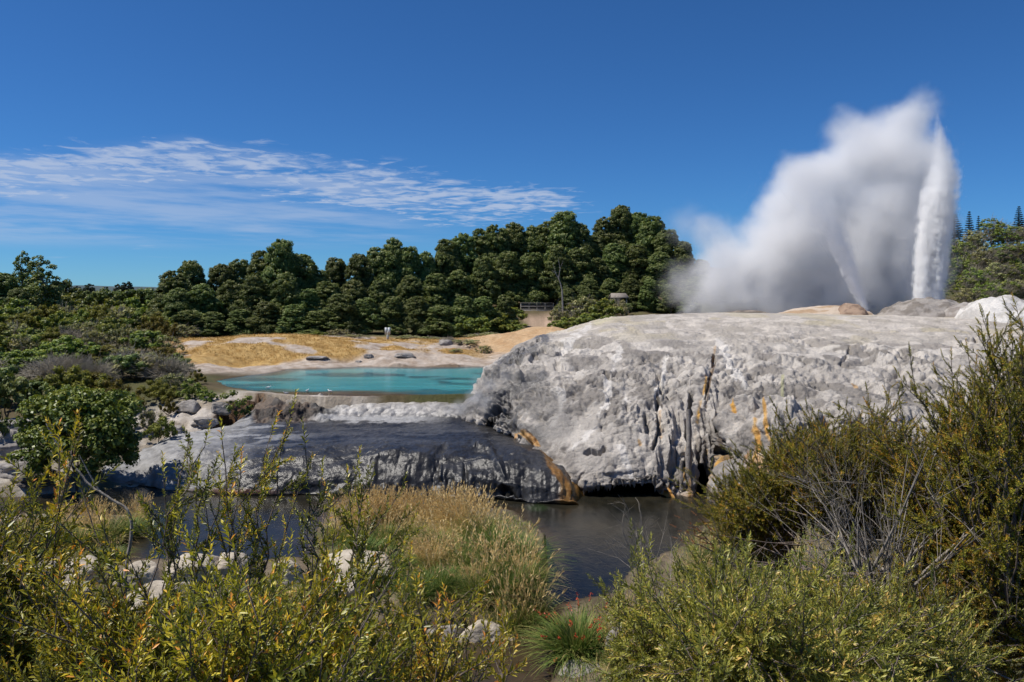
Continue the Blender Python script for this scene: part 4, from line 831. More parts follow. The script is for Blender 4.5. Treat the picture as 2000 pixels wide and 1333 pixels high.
# distant trees at the edge of the flat ------------------------------------------------
far_t = [proto_tree('distant_tree', 500 + k, 10, 4.4, G_DARK, B_BROWN, lobes_n=6, sub=6, leaves=70, leaf=0.5, zlow=0.25) for k in range(3)]
for k, (px, py, Y) in enumerate(((150, 560, 190), (175, 556, 200), (205, 562, 190), (232, 556, 185), (248, 552, 180), (272, 566, 180), (295, 572, 175), (315, 580, 165), (190, 575, 170), (150, 580, 165), (110, 585, 160), (255, 585, 160), (300, 590, 155), (330, 585, 150), (120, 568, 200), (75, 580, 150), (10, 560, 150), (40, 575, 145))):
    X = (px - 1000) / FOC * Y; g = gz(X, Y); h = H - (py - HOR) / FOC * Y - g; place(far_t, k, (X, Y, g), k * 1.3, (h / 10 * 1.15, h / 10 * 1.15, h / 9.7), f"dark distant tree on the flat, {ORD[k]} of those between gum tree and wood", 'tree', 'distant dark trees on the flat')
gum = proto_tree('gum_tree', 520, 15, 4.2, G_POHU, B_GREY, lobes_n=10, sub=5.5, leaves=80, leaf=0.42, zlow=0.30, zmin=-0.9, bark_r=0.3, limbs=14, core=0.3, subr=(0.24, 0.36))
def tree_at(root, px, pytop, Y, hb, label, cat='tree', wscale=1.0, rz=0.0):
    X = (px - 1000) / FOC * Y; g = gz(X, Y); s = (H - (pytop - HOR) / FOC * Y - g) / hb; at(root, (X, Y, g), rz, (s * wscale, s * wscale, s)); tag(root, label, cat); return root
tree_at(gum, 78, 497, 120, 14.7, 'open-crowned gum tree with sky showing through, above the scrub', wscale=1.25)
gum2 = copy_thing(gum, (0, 0, 0)); tree_at(gum2, 45, 488, 124, 14.7, 'narrow upright gum tree just behind the open-crowned one', wscale=0.75, rz=2.0)
for px, py, Y, lab, wsx in ((5, 530, 112, 'broad leafy tree at the frame edge beside the gum trees', 1.0), (35, 560, 108, 'bushy tree in front of the gum trees', 0.9)):
    X = (px - 1000) / FOC * Y; g = gz(X, Y); s = (H - (py - HOR) / FOC * Y - g) / 12; q = copy_thing(pohu[1], (X, Y, g), 1.0, (s * wsx * 1.3, s * wsx * 1.3, s), lab, 'leafy trees by the gum trees'); q['category'] = 'tree'
# conifers ------------------------------------------------
def conifer(seed, h, w, tiers, per, mat, droop=0.15, gap=0.0):
    r_ = np.random.default_rng(seed); root = empty('conifer', (0, 0, 0)); mb = MB(); pos = []; nr = []
    for k in range(tiers):
        f = (k + 0.5) / tiers; z = h * (0.12 + 0.88 * f); rr = w * (1 - f) ** 0.85 + 0.12
        for j in range(per):
            a = r_.uniform(0, 6.28); n = max(4, int(rr * 9))
            for q in range(n):
                s = (q + r_.uniform(0, 1)) / n; pos.append((math.cos(a) * rr * s, math.sin(a) * rr * s, z + rr * s * (0.22 - droop) + r_.normal(0, 0.06))); nr.append((r_.normal(0, .4), r_.normal(0, .4), 1))
    V, F = leaf_quads(np.array(pos), np.array(nr), 0.42 * w / 1.6, r_, 0.6); mb.add(V, F, np.repeat(r_.uniform(0.1, 0.9, len(pos)), 4)); mb.obj('crown', mat, root)
    tb = MB(); tb.tube([(0, 0, -1), (0, 0, h * 0.5), (0, 0, h * 0.99)], [0.22, 0.13, 0.03], 6); tb.obj('trunk', B_BROWN, root); return root
tree_at(conifer(1, 9, 2.6, 13, 12, G_DARK), 124, 549, 150, 9, 'dark pointed conifer standing between the gum tree and the distant trees', 'conifer')
cf1 = conifer(2, 12, 2.0, 17, 20, G_DARK, 0.02)
tree_at(cf1, 1893, 413, 150, 12, 'slim tiered conifer on the hill skyline beside the tall water jet', 'conifer')
for px, py, Y, ws, lab in ((1990, 403, 140, 1.25, 'tallest tiered conifer on the hill skyline, at the frame edge'), (1864, 419, 146, 1.9, 'broad dark conifer on the skyline nearest the tall water jet'), (1911, 422, 156, 0.8, 'smallest spire-like conifer on the hill skyline')):
    tree_at(copy_thing(cf1, (0, 0, 0)), px, py, Y, 12, lab, 'conifer', ws)
# hillside trees with bare wind-swept limbs ------------------------------------------------
def limb_tree(seed, green=0.6):
    r_ = np.random.default_rng(seed); root = empty('windswept_tree', (0, 0, 0)); lobes = []
    for k in range(7):
        a = k * 2.4; f = k / 6; off = 2.3 * (1 - f * 0.7); lobes.append(((math.cos(a) * off + 0.6 * f, math.sin(a) * off, 1.6 + 3.9 * f), (1.5, 1.5, 0.95)))
    crown_mesh(r_, lobes, 7, 120 * green, 0.30, core=0.5, subr=(0.26, 0.40)).obj('crown', G_GREY if seed % 2 else G_SOFT, root)
    tb = MB(); trunk_mesh(tb, r_, (0, 0, -1), (0.5, 0, 3), 0.2, 8, [c for c, _ in lobes])
    for k in range(150):
        c, rad = lobes[int(r_.integers(7))]; d = sph(1, r_, 0.0)[0]; p0 = np.array([0.3, 0, 1.5]) + d * 0.3; p3 = np.array(c) + d * np.array(rad) * r_.uniform(0.9, 1.25) + np.array([0.5, 0, 0])
        p1 = p0 * 0.55 + p3 * 0.45 + [0, 0, 0.5]; tt = np.linspace(0.35, 1, 5)[:, None]; q = p0 * (1 - tt) ** 2 + 2 * p1 * tt * (1 - tt) + p3 * tt ** 2; tb.tube(q, np.linspace(0.05, 0.018, 5), 3)
        for j in range(3): s = q[2 + int(r_.integers(3))]; tb.tube([s, s + (d + [0.6, 0, 0.2] + r_.normal(0, .4, 3)) * 0.7], [0.028, 0.014], 3)
    tb.obj('trunk', B_DEAD, root); return root
lt = [limb_tree(k, 0.75) for k in range(3)]
spots = [(1868, 470, 128), (1900, 452, 132), (1935, 428, 136), (1965, 440, 134), (2000, 448, 136), (2040, 450, 134), (1880, 505, 122), (1915, 485, 124), (1950, 478, 126), (1990, 480, 126), (2030, 485, 125), (1870, 540, 114), (1905, 525, 116), (1940, 515, 118), (1978, 515, 118), (2015, 520, 117), (1885, 565, 108), (1920, 555, 108), (1955, 548, 110), (1995, 548, 110), (2035, 555, 110), (1850, 500, 134), (1835, 530, 125)]
for k, (px, py, Y) in enumerate(spots):
    X = (px - 1000) / FOC * Y; g = gz(X, Y); h = max(H - (py - HOR) / FOC * Y - g, 3.2); s = h / 6.4
    place(lt, k, (X, Y, g), rng.uniform(-0.6, 0.6), (max(s, 0.75), max(s, 0.75), s), f"wind-combed tree with bare grey limbs on the hill, {ORD[k % 20]} {'from its top' if k < 20 else 'beside the tall jet'}", 'tree', 'windswept trees on the hill beside the jets')
# ------------------------------------------------------------------ near plants
def twig_template(seed, L, leaf, n, w=0.26, ang=(35, 70), tipc=True, taper=0.35):
    """a leafy shoot along +z: leaves (V, tri F, rnd) and its stem (V, F)"""
    r = np.random.default_rng(seed); V = []; F = []; A = []
    for k in range(n):
        s = (k + 0.5) / n; a = k * 2.4 + r.uniform(-.5, .5); th = math.radians(r.uniform(*ang)) * (1 - 0.45 * s); ln = leaf * r.uniform(0.7, 1.15) * (1 - taper * s)
        out = np.array([math.cos(a), math.sin(a), 0]); d = out * math.sin(th) + np.array([0, 0, math.cos(th)]); side = np.cross(d, out); side = np.cross(d, [0, 0, 1]); side /= np.linalg.norm(side) + 1e-9
        nrm = np.cross(side, d); b = np.array([0, 0, L * s]); wd = ln * w * r.uniform(0.8, 1.2)
        q = [b, b + d * ln * 0.45 + side * wd * .5 + nrm * wd * 0.25, b + d * ln + nrm * ln * r.uniform(-0.15, 0.1), b + d * ln * 0.45 - side * wd * .5 + nrm * wd * 0.25]
        F += [[len(V), len(V) + 1, len(V) + 2], [len(V), len(V) + 2, len(V) + 3]]; V += q
        v = 0.30 + 0.38 * s + r.normal(0, 0.12); A += [min(max(v + (0.3 if r.random() < 0.06 else 0), 0.02), 0.98)] * 4
    st = MB(); st.tube([[0, 0, -0.01], [r.normal(0, .01) * L, r.normal(0, .01) * L, L * 0.5], [0, 0, L]], [0.0022, 0.0016, 0.0007], 3)
    return np.array(V), np.array(F), np.array(A), st.V[0], st.F[0]
def stamp(tms, pos, dirs, sc, rng, tone=None):
    """copies of random templates at pos, pointing along dirs, merged: leaf arrays and stem arrays"""
    n = len(pos); pick = rng.integers(len(tms), size=n); Rm = rot_to(dirs, rng); LV = []; LF = []; LA = []; SV = []; SF = []; nl = ns = 0
    tone = np.zeros(n) if tone is None else tone
    for t, (V, F, A, sv, sf) in enumerate(tms):
        ii = np.where(pick == t)[0]
        if not len(ii): continue
        W = np.einsum('nij,kj->nki', Rm[ii], V) * sc[ii, None, None] + pos[ii, None]
        LV.append(W.reshape(-1, 3)); LF.append((F[None] + (np.arange(len(ii)) * len(V))[:, None, None] + nl).reshape(-1, 3)); nl += len(ii) * len(V)
        LA.append(np.clip(A[None] + tone[ii, None] + rng.normal(0, 0.05, (len(ii), 1)), 0.02, 0.98).ravel())
        W = np.einsum('nij,kj->nki', Rm[ii], sv) * sc[ii, None, None] + pos[ii, None]
        SV.append(W.reshape(-1, 3)); SF.append((sf[None] + (np.arange(len(ii)) * len(sv))[:, None, None] + ns).reshape(-1, sf.shape[1])); ns += len(ii) * len(sv)
    return np.concatenate(LV), np.concatenate(LF), np.concatenate(LA), np.concatenate(SV), np.concatenate(SF)
def bez(p0, p1, p2, n): t = np.linspace(0, 1, n)[:, None]; return p0 * (1 - t) ** 2 + 2 * p1 * t * (1 - t) + p2 * t ** 2

def stem_shrub(name, label, cat, base, tips, tms, leaf_m, wood_m, rng, leafy=0.6, gap=0.05, sc=1.0, r0=0.008, lat=1.0, spread=0.9, droop=0.0, group=None, tone=0.0, sub=True, curve=0.12, hub=0):
    """a shrub whose woody stems rise from base to the given tips, feathered with leafy shoots along their last part"""
    base = np.array(base, float); root = empty(name, base, label, cat, group); wood = MB(); P_, D_, S_, T_ = [], [], [], []
    for ti, tp in enumerate(tips):
        tp = np.array(tp, float); b0 = base
        if ti >= hub and hub > 0: b0 = base + (tp - base) * rng.uniform(0.35, 0.75) + rng.normal(0, 0.12, 3)
        v = tp - b0; ln = np.linalg.norm(v); c1 = b0 + v * 0.5 + np.array([0, 0, 0.12 * ln]) * (1 if droop == 0 else 2) + rng.normal(0, curve, 3) * ln * 0.5
        tt_ = tone + rng.normal(0, 0.11); n = max(6, int(ln / 0.12)); pts = bez(b0, c1, tp, n); pts[1:-1] += rng.normal(0, 0.010, (n - 2, 3)); rad = np.linspace(r0 * rng.uniform(0.6, 1.2) * (1 if ti < hub or hub == 0 else 0.5), 0.0018, n); wood.tube(pts, rad, 5)
        seg = np.linalg.norm(np.diff(pts, axis=0), axis=1); cum = np.r_[0, np.cumsum(seg)]; tot = cum[-1]; lf = min(leafy * rng.uniform(0.8, 1.25), tot * 0.85); s = tot - lf
        while s < tot:
            f = np.array([np.interp(s, cum, pts[:, k]) for k in range(3)]); g = np.array([np.interp(min(s + 0.03, tot), cum, pts[:, k]) for k in range(3)]); tg = g - f + np.array([0, 0, 1e-4]); tg /= np.linalg.norm(tg)
            rem = (tot - s) / lf; a = rng.normal(size=3); a -= tg * (a @ tg); a /= np.linalg.norm(a) + 1e-9; d = tg * rng.uniform(0.6, 1.0) + a * spread * rng.uniform(0.6, 1.1) + np.array([0, 0, 0.25])
            k = lat * (0.35 + 0.9 * min(rem * 1.6, 1)) * rng.uniform(0.6, 1.25); P_.append(f); D_.append(d); S_.append(sc * k); T_.append(tt_ + 0.10 * (1 - rem))
            if sub and rem > 0.25 and rng.random() < 0.35:
                dd = d / np.linalg.norm(d); L2 = 0.16 * lat * rng.uniform(0.6, 1.5) * sc; e = f + dd * L2 * 1.6; wood.tube([f, (f + e) / 2 + rng.normal(0, .006, 3), e], [0.003, 0.0022, 0.0012], 4)
                for q in np.linspace(0.2, 1, 6): P_.append(f + (e - f) * q); D_.append(dd + rng.normal(0, 0.55, 3) * (1 - 0.6 * q)); S_.append(sc * rng.uniform(0.5, 0.95)); T_.append(tt_ - 0.05)
            s += gap * rng.uniform(0.7, 1.3)
        P_.append(tp); D_.append(pts[-1] - pts[-2] + rng.normal(0, .01, 3)); S_.append(sc * 0.9); T_.append(tt_ + 0.16)
    LV, LF, LA, SV, SF = stamp(tms, np.array(P_), np.array(D_), np.array(S_), rng, np.array(T_))
    wood.add(SV, SF); mesh_obj('foliage', LV - base, [LF], leaf_m, root, attrs={'rnd': LA}); w = wood.obj('stem', wood_m, root, smooth=True)
    w.data.transform(__import__('mathutils').Matrix.Translation(tuple(-base))); return root

L_YEL = leaf_mat('yellow_green_leaves', [(0.05, (0.069, 0.082, 0.015)), (0.35, (0.198, 0.215, 0.029)), (0.62, (0.445, 0.408, 0.048)), (0.86, (0.798, 0.623, 0.073)), (0.99, (0.984, 0.408, 0.090))], 0.30, 0.38, 0.10, 0.45, hue=0.012)
L_LIME = leaf_mat('lime_leaves', [(0.05, (0.099, 0.115, 0.026)), (0.4, (0.266, 0.276, 0.059)), (0.75, (0.555, 0.513, 0.115)), (0.95, (0.844, 0.569, 0.206))], 0.30, 0.40, 0.10, 0.45, hue=0.012)
L_OLIV = leaf_mat('brown_green_leaves', [(0.05, (0.063, 0.070, 0.010)), (0.4, (0.197, 0.201, 0.024)), (0.7, (0.397, 0.347, 0.041)), (0.99, (0.636, 0.335, 0.063))], 0.25, 0.45, 0.10, 0.35, hue=0.012)
L_RED = leaf_mat('reddish_leaves', [(0.1, (0.20, 0.07, 0.03)), (0.9, (0.36, 0.16, 0.08))], 0.25, 0.45, 0.10, 0.35)
W_TWIG = bark_mat('twig_bark', (0.10, 0.075, 0.06), (0.24, 0.19, 0.16), scale=30)
W_GREYT = bark_mat('weathered_twig', (0.17, 0.145, 0.12), (0.36, 0.32, 0.27), scale=30)
TW_A = [twig_template(900 + k, 0.10 + 0.02 * (k % 3), 0.036, 19, 0.32) for k in range(6)]
TW_B = [twig_template(920 + k, 0.10, 0.029, 28, 0.32, (30, 70)) for k in range(6)]
TW_C = [twig_template(940 + k, 0.11, 0.038, 20, 0.26, (30, 60)) for k in range(6)]
def env_tips(rng, n, poly, x0, x1, y1, Y, dY, bias=1.0, avoid=None):
    xs = np.array([p[0] for p in poly], float); ys = np.array([p[1] for p in poly], float); out = []
    while len(out) < n:
        px = rng.uniform(x0, x1); top = np.interp(px, xs, ys); py = top + (y1 - top) * rng.random() ** bias
        if avoid and any(((px - a) / w) ** 2 + ((py - b) / h) ** 2 < 1 for a, b, w, h in avoid): continue
        out.append(P(px, py, Y + rng.uniform(-dY, dY)))
    return out
rf = np.random.default_rng(99)
def near_base(px, Y, z): return np.array([(px - 1000) / FOC * Y, Y, z])
# yellow-green shrubs along the bottom and the near slope
env = [(-80, 1030), (0, 1040), (60, 1080), (120, 1120), (200, 1190), (300, 1180), (360, 1150), (450, 1150), (540, 1170), (620, 1130), (700, 1160), (760, 1200)]
stem_shrub('leafy_shrub', 'yellow-green shrub in the bottom corner, with its shoots over the pale boulders', 'shrub', near_base(30, 2.5, 6.55),
    [P(18, 976, 2.6), P(60, 1010, 2.6), P(116, 900, 2.7), P(110, 1000, 2.7), P(-30, 985, 2.5)] + env_tips(rf, 50, env, -120, 210, 1330, 2.55, 0.3, 0.9), TW_A, L_YEL, W_TWIG, rf, 0.42, 0.04, hub=16)
stem_shrub('leafy_shrub', 'tall sprigged shrub whose shoots cross the dark stream and the apron', 'shrub', near_base(370, 3.0, 6.35),
    [P(400, 872, 3.0), P(434, 862, 3.05), P(528, 852, 3.1), P(566, 812, 3.1), P(596, 872, 3.1), P(320, 936, 3.0), P(592, 932, 3.1), P(628, 936, 3.2), P(345, 1000, 2.9), P(470, 930, 3.0), P(510, 960, 3.05), P(430, 960, 2.95), P(385, 940, 2.95)]
    + env_tips(rf, 12, env, 260, 560, 1250, 3.0, 0.3, 0.8), TW_A, L_YEL, W_TWIG, rf, 0.48, 0.048, sc=0.88, lat=0.7, sub=True, spread=0.8)
stem_shrub('leafy_shrub', 'low dense shrub between the corner shrub and the tall sprigged one', 'shrub', near_base(250, 2.4, 6.75), [P(208, 1050, 2.5)] + env_tips(rf, 46, [(0, 1200), (200, 1190), (400, 1220), (520, 1220)], 120, 470, 1340, 2.4, 0.25, 0.9), TW_A, L_YEL, W_TWIG, rf, 0.32, 0.04, tone=-0.03, hub=12)
stem_shrub('leafy_shrub', 'green shrub in front of the straw tussocks, with one reddish shoot rising past them', 'shrub', near_base(620, 3.6, 6.1), [P(696, 922, 3.6), P(650, 985, 3.6), P(720, 1010, 3.7), P(680, 960, 3.6), P(790, 1045, 3.8), P(800, 1100, 3.8), P(640, 1030, 3.5)] + env_tips(rf, 46, [(520, 1160), (620, 1110), (700, 1110), (790, 1150), (850, 1220)], 520, 830, 1310, 3.6, 0.4, 0.9), TW_A, L_YEL, W_TWIG, rf, 0.42, 0.05, tone=-0.10)
stem_shrub('leafy_shrub', 'sprigs at the bottom edge in front of the brown shallows', 'shrub', near_base(760, 2.3, 6.7), [P(640, 1140, 2.3), P(560, 1235, 2.2), P(990, 1240, 2.5), P(880, 1225, 2.5), P(940, 1270, 2.4), P(700, 1250, 2.3), P(820, 1290, 2.3), P(850, 1250, 2.4), P(590, 1270, 2.2)] + env_tips(rf, 22, [(480, 1240), (640, 1240), (800, 1290), (900, 1320)], 480, 860, 1345, 2.3, 0.2, 1.0), TW_A, L_YEL, W_TWIG, rf, 0.28, 0.045, tone=0.05)
stem_shrub('leafy_shrub', 'dense yellow-green shrub filling the bottom edge beneath the tall sprigs', 'shrub', near_base(480, 2.0, 6.85), env_tips(rf, 58, [(0, 1270), (300, 1250), (480, 1250), (600, 1270)], 250, 660, 1345, 2.05, 0.2, 0.9), TW_A, L_YEL, W_TWIG, rf, 0.26, 0.04, hub=12)
# lime shrubs at the bottom of the other side
env2 = [(1160, 1290), (1230, 1200), (1330, 1150), (1450, 1110), (1560, 1115), (1680, 1170), (1780, 1200), (1900, 1230)]
for bx, x0, x1, Yb, lab, n in ((1320, 1215, 1430, 4.0, 'lime-green shrub next to the red-flowered clump', 100), (1520, 1360, 1660, 4.2, 'broad lime-green shrub in front of the bare grey stems', 125), (1760, 1600, 1900, 3.8, 'lime-green shrub at the foot of the great olive bush', 90), (1470, 1300, 1760, 3.2, 'nearest lime-green shrub along the bottom edge', 120)):
    low = 1.0; e2 = env2 if Yb > 3.5 else [(p[0], p[1] + 90) for p in env2]
    stem_shrub('leafy_shrub', lab, 'shrub', near_base(bx, Yb, H - (1420 - HOR) / FOC * Yb), env_tips(rf, n, e2, x0, x1, 1340, Yb, 0.35, 0.85), TW_C, L_LIME, W_TWIG, rf, 0.42, 0.045, sc=1.1, hub=18, r0=0.006)
# the great olive bush on the near bank
env3 = [(1390, 1020), (1420, 940), (1470, 895), (1540, 850), (1620, 835), (1680, 820), (1760, 830), (1850, 800), (1900, 770), (1950, 700), (2000, 660), (2080, 620)]
av = [(1700, 1110, 60, 90), (1575, 1040, 110, 60), (1490, 1115, 100, 60)]
big = [('near', 2060, 5.4, 1850, 2140, 5.6, 250, 'tallest part of the olive thicket, an upright bush at the frame edge', 640), ('m', 1860, 5.8, 1740, 1960, 6.0, 270, 'olive bush in the middle of the thicket, over the bare grey stems', 0),
       ('l', 1660, 6.4, 1540, 1790, 6.6, 170, 'fine-leaved olive bush in front of the orange-stained rocks', 0), ('w', 1530, 7.0, 1395, 1600, 7.0, 150, 'dark rounded bush at the water end of the olive thicket', 0)]
for nm, bx, Yb, x0, x1, Yt, n, lab, _ in big:
    zb = H - (1260 - HOR) / FOC * Yb if Yb < 6 else H - (1130 - HOR) / FOC * Yb
    y1 = 1330 if bx > 1950 else (1300 if bx > 1800 else (1010 if bx > 1600 else 1030))
    stem_shrub('olive_bush', lab, 'bush', near_base(bx, Yb, zb), env_tips(rf, n, env3, x0, x1, y1, Yt, 0.6, 0.9, av), TW_B, L_OLIV, W_TWIG, rf, 0.62, 0.040, sc=1.15, r0=0.012, hub=14, group='olive bushes of the thicket on the near bank', tone=0.0 if bx > 1700 else -0.05)
stem_shrub('olive_bush', 'sprays of the thicket that reach up over the white sinter', 'bush', near_base(1960, 5.2, H - (1250 - HOR) / FOC * 5.2), [P(1920, 622, 5.3), P(1945, 640, 5.3), P(1890, 690, 5.4), P(1858, 705, 5.4), P(1905, 720, 5.3), P(1930, 745, 5.3), P(1760, 740, 5.6), P(1740, 790, 5.6), P(1985, 600, 5.2), P(1830, 735, 5.5), P(1700, 800, 5.7), P(1975, 640, 5.2), P(1650, 800, 5.8), P(1790, 765, 5.6)] + env_tips(rf, 60, env3, 1830, 2100, 1330, 5.0, 0.5, 1.0, av), TW_B, L_OLIV, W_TWIG, rf, 0.55, 0.045, sc=1.0, r0=0.010, hub=30, group='olive bushes of the thicket on the near bank')
stem_shrub('olive_bush', 'arching sprays at the dark cave mouth, the thicket end nearest the water', 'bush', near_base(1470, 7.2, H - (1120 - HOR) / FOC * 7.2), [P(1352, 928, 7.2), P(1345, 948, 7.2), P(1375, 975, 7.2), P(1390, 1000, 7.1), P(1400, 950, 7.2), P(1420, 1010, 7.1), P(1380, 1030, 7.1)], TW_B, L_OLIV, W_TWIG, rf, 0.5, 0.05, sc=0.9, group='olive bushes of the thicket on the near bank')
stem_shrub('red_sprig', 'low reddish sprig hanging over the water beside the thicket', 'plant', near_base(1440, 6.8, H - (1110 - HOR) / FOC * 6.8), [P(1322, 1030, 6.8), P(1330, 1012, 6.8), P(1362, 1008, 6.8), P(1325, 1052, 6.7)], TW_B, L_RED, W_TWIG, rf, 0.5, 0.06, sc=0.7, sub=False)
stem_shrub('olive_bush', 'leafy sprays hanging in front of the bare grey stems', 'bush', near_base(1780, 4.9, H - (1400 - HOR) / FOC * 4.9), env_tips(rf, 60, [(1600, 1180), (1700, 1140), (1800, 1100), (1900, 1080)], 1640, 1900, 1330, 4.9, 0.3, 0.9), TW_B, L_OLIV, W_TWIG, rf, 0.4, 0.045, sc=0.95, hub=12, group='olive bushes of the thicket on the near bank', tone=0.1)
# bare stems
def bare(name, label, base, tips, rad, mat, rng, forks=3, fl=0.25, hub=99):
    base = np.array(base, float); root = empty(name, base, label, 'dead shrub'); mb = MB()
    for ti, tp in enumerate(tips):
        tp = np.array(tp, float); b0 = base if ti < hub else base + (tp - base) * rng.uniform(0.2, 0.6) + rng.normal(0, 0.2, 3); v = tp - b0; c1 = b0 + v * 0.5 + rng.normal(0, 0.16, 3) * np.linalg.norm(v); n = 12; q = bez(b0, c1, tp, n) + rng.normal(0, 0.006, (n, 3)); q[0] = b0; mb.tube(q, np.linspace(rad, rad * 0.2, n), 5)
        for k in range(forks):
            i = int(rng.integers(4, n - 1)); d = (tp - base) / np.linalg.norm(tp - base) + rng.normal(0, 0.7, 3); e = q[i] + d * fl * rng.uniform(0.4, 1.2); m_ = (q[i] + e) / 2 + rng.normal(0, 0.02, 3); mb.tube([q[i], m_, e], [rad * 0.4, rad * 0.28, rad * 0.1], 4)
            for j in range(2): d2 = d + rng.normal(0, 0.6, 3); mb.tube([m_, m_ + d2 * fl * 0.45], [rad * 0.2, rad * 0.08], 3)
    o = mb.obj('branch', mat, root, smooth=True); o.data.transform(__import__('mathutils').Matrix.Translation(tuple(-base))); return root
bare('dead_shrub', 'thicket of bare grey stems inside the olive bushes', P(1735, 1300, 5.3), [P(1690 + rf.uniform(-110, 150), rf.uniform(900, 1130), 5.3 + rf.uniform(-.5, .6)) for k in range(24)], 0.006, W_GREYT, rf, 7, 0.26, hub=6)
bare('dead_shrub', 'pair of thick leaning grey trunks under the olive thicket', P(1712, 1330, 5.0), [P(1700, 1095, 5.1), P(1770, 1150, 5.1), P(1800, 1080, 5.2)], 0.030, W_GREYT, rf, 7, 0.4)
bare('dead_shrub', 'dark arching boughs reaching from the bare stems towards the water', P(1700, 1120, 5.8), [P(1500, 1052, 6.4), P(1545, 1035, 6.3), P(1590, 1000, 6.3), P(1620, 960, 6.3)], 0.016, W_TWIG, rf, 7, 0.35)
bare('dead_shrub', 'slender pale twigs standing against the black undercut', P(1262, 1120, 9), [P(1207, 965, 9), P(1222, 985, 9), P(1241, 972, 9), P(1250, 985, 9), P(1215, 1000, 9)], 0.008, W_GREYT, rf, 1, 0.2)
bare('dead_shrub', 'wispy leafless stems rising beside the channel in front of the lime shrubs', P(1290, 1230, 4.4), [P(1235, 1040, 4.4), P(1262, 1060, 4.4), P(1310, 1050, 4.5), P(1225, 1090, 4.4), P(1280, 1085, 4.5), P(1340, 1075, 4.5)], 0.0035, W_GREYT, rf, 5, 0.14)
bare('dead_shrub', 'fine bare twigs poking up among the bottom sprigs', P(470, 1420, 2.4), [P(545, 1200, 2.4), P(430, 1240, 2.4), P(500, 1230, 2.4), P(360, 1130, 2.4), P(420, 1150, 2.5)], 0.0030, W_GREYT, rf, 5, 0.08)
mb = MB(); pth = [(235, 1260), (244, 1160), (246, 1115), (248, 1092), (255, 1060), (258, 1022), (250, 995), (215, 973), (170, 945), (150, 915), (112, 872), (90, 828)]
pts = np.array([P(a, b, 3.4 + 0.01 * k) for k, (a, b) in enumerate(pth)]); tt = np.linspace(0, len(pts) - 1, 60); pts = np.stack([np.interp(tt, range(len(pts)), pts[:, k]) for k in range(3)], 1)
for q in range(3): pts[1:-1] = (pts[:-2] + 2 * pts[1:-1] + pts[2:]) / 4
pts += rf.normal(0, 0.0012, pts.shape); mb.tube(pts, np.linspace(0.0095, 0.0028, 60), 7); mb.tube([pts[40], pts[43] + [0.0, 0, 0.05], pts[45] + [-0.02, 0, 0.10]], [0.004, 0.003, 0.001], 5)
tag(mb.obj('dead_branch', W_GREYT, smooth=True), 'curved bare grey branch arching up over the stream', 'branch')

# ------------------------------------------------------------------ the big round bush and its neighbours on the far bank
def leafy_bush(name, label, px, Y, zb, lobes, leaf, n_sub, leaves, mat, seed, wood=B_BROWN, core=0.6):
    r_ = np.random.default_rng(seed); loc = np.array([(px - 1000) / FOC * Y, Y, zb]); root = empty(name, loc, label, 'bush'); L_ = []
    for (lx, ly, dy, rx, ry) in lobes: c = P(lx, ly, Y + dy) - loc; L_.append((tuple(c), (rx / FOC * Y, rx / FOC * Y * 0.9, ry / FOC * Y)))
    mb = crown_mesh(r_, L_, n_sub, leaves, leaf, core=core, subr=(0.20, 0.36), zmin=-0.7); mb.obj('foliage', mat, root)
    tb = MB(); trunk_mesh(tb, r_, (0, 0, -0.4), (0, 0, 1.0), 0.09, 14, [c for c, _ in L_]); tb.obj('stem', wood, root); return root
G_BUSH = leaf_mat('round_bush_foliage', [(0.05, (0.038, 0.062, 0.013)), (0.45, (0.110, 0.157, 0.024)), (0.8, (0.212, 0.259, 0.042)), (1, (0.365, 0.375, 0.097))], 0.2, 0.45, 0.05, 0.4, hue=0.012)
leafy_bush('round_bush', 'big round broad-leaved bush by the stream that shades the sinter beside it', 150, 41.5, 0.35, [(150, 860, 0, 85, 75), (90, 820, 0.5, 50, 45), (205, 815, 0.5, 60, 45), (150, 790, 0.6, 60, 32), (70, 880, -0.4, 38, 50), (215, 880, -0.3, 48, 52), (240, 830, 0.6, 32, 40), (110, 780, 0.8, 40, 22)], 0.19, 13, 330, G_BUSH, 61)
leafy_bush('round_bush', 'neat rounded bush on the brink of the brown rock bank by the pool', 462, 51.5, 2.0, [(462, 788, 0, 26, 24), (450, 800, -0.2, 17, 16), (474, 798, 0.1, 16, 17)], 0.17, 12, 300, G_BUSH, 62)

bare('dead_shrub', 'fine grey twigs threaded through the broad lime shrub', P(1520, 1420, 4.2), [P(rf.uniform(1330, 1640), rf.uniform(1090, 1200), 4.1 + rf.uniform(-.3, .3)) for k in range(26)], 0.0035, W_GREYT, rf, 6, 0.16, hub=4)
bare('dead_shrub', 'pale twigs tangled across the upper face of the olive thicket', P(1640, 1180, 6.2), [P(rf.uniform(1590, 1760), rf.uniform(850, 1000), 6.0 + rf.uniform(-.3, .3)) for k in range(14)], 0.005, W_GREYT, rf, 7, 0.3, hub=5)
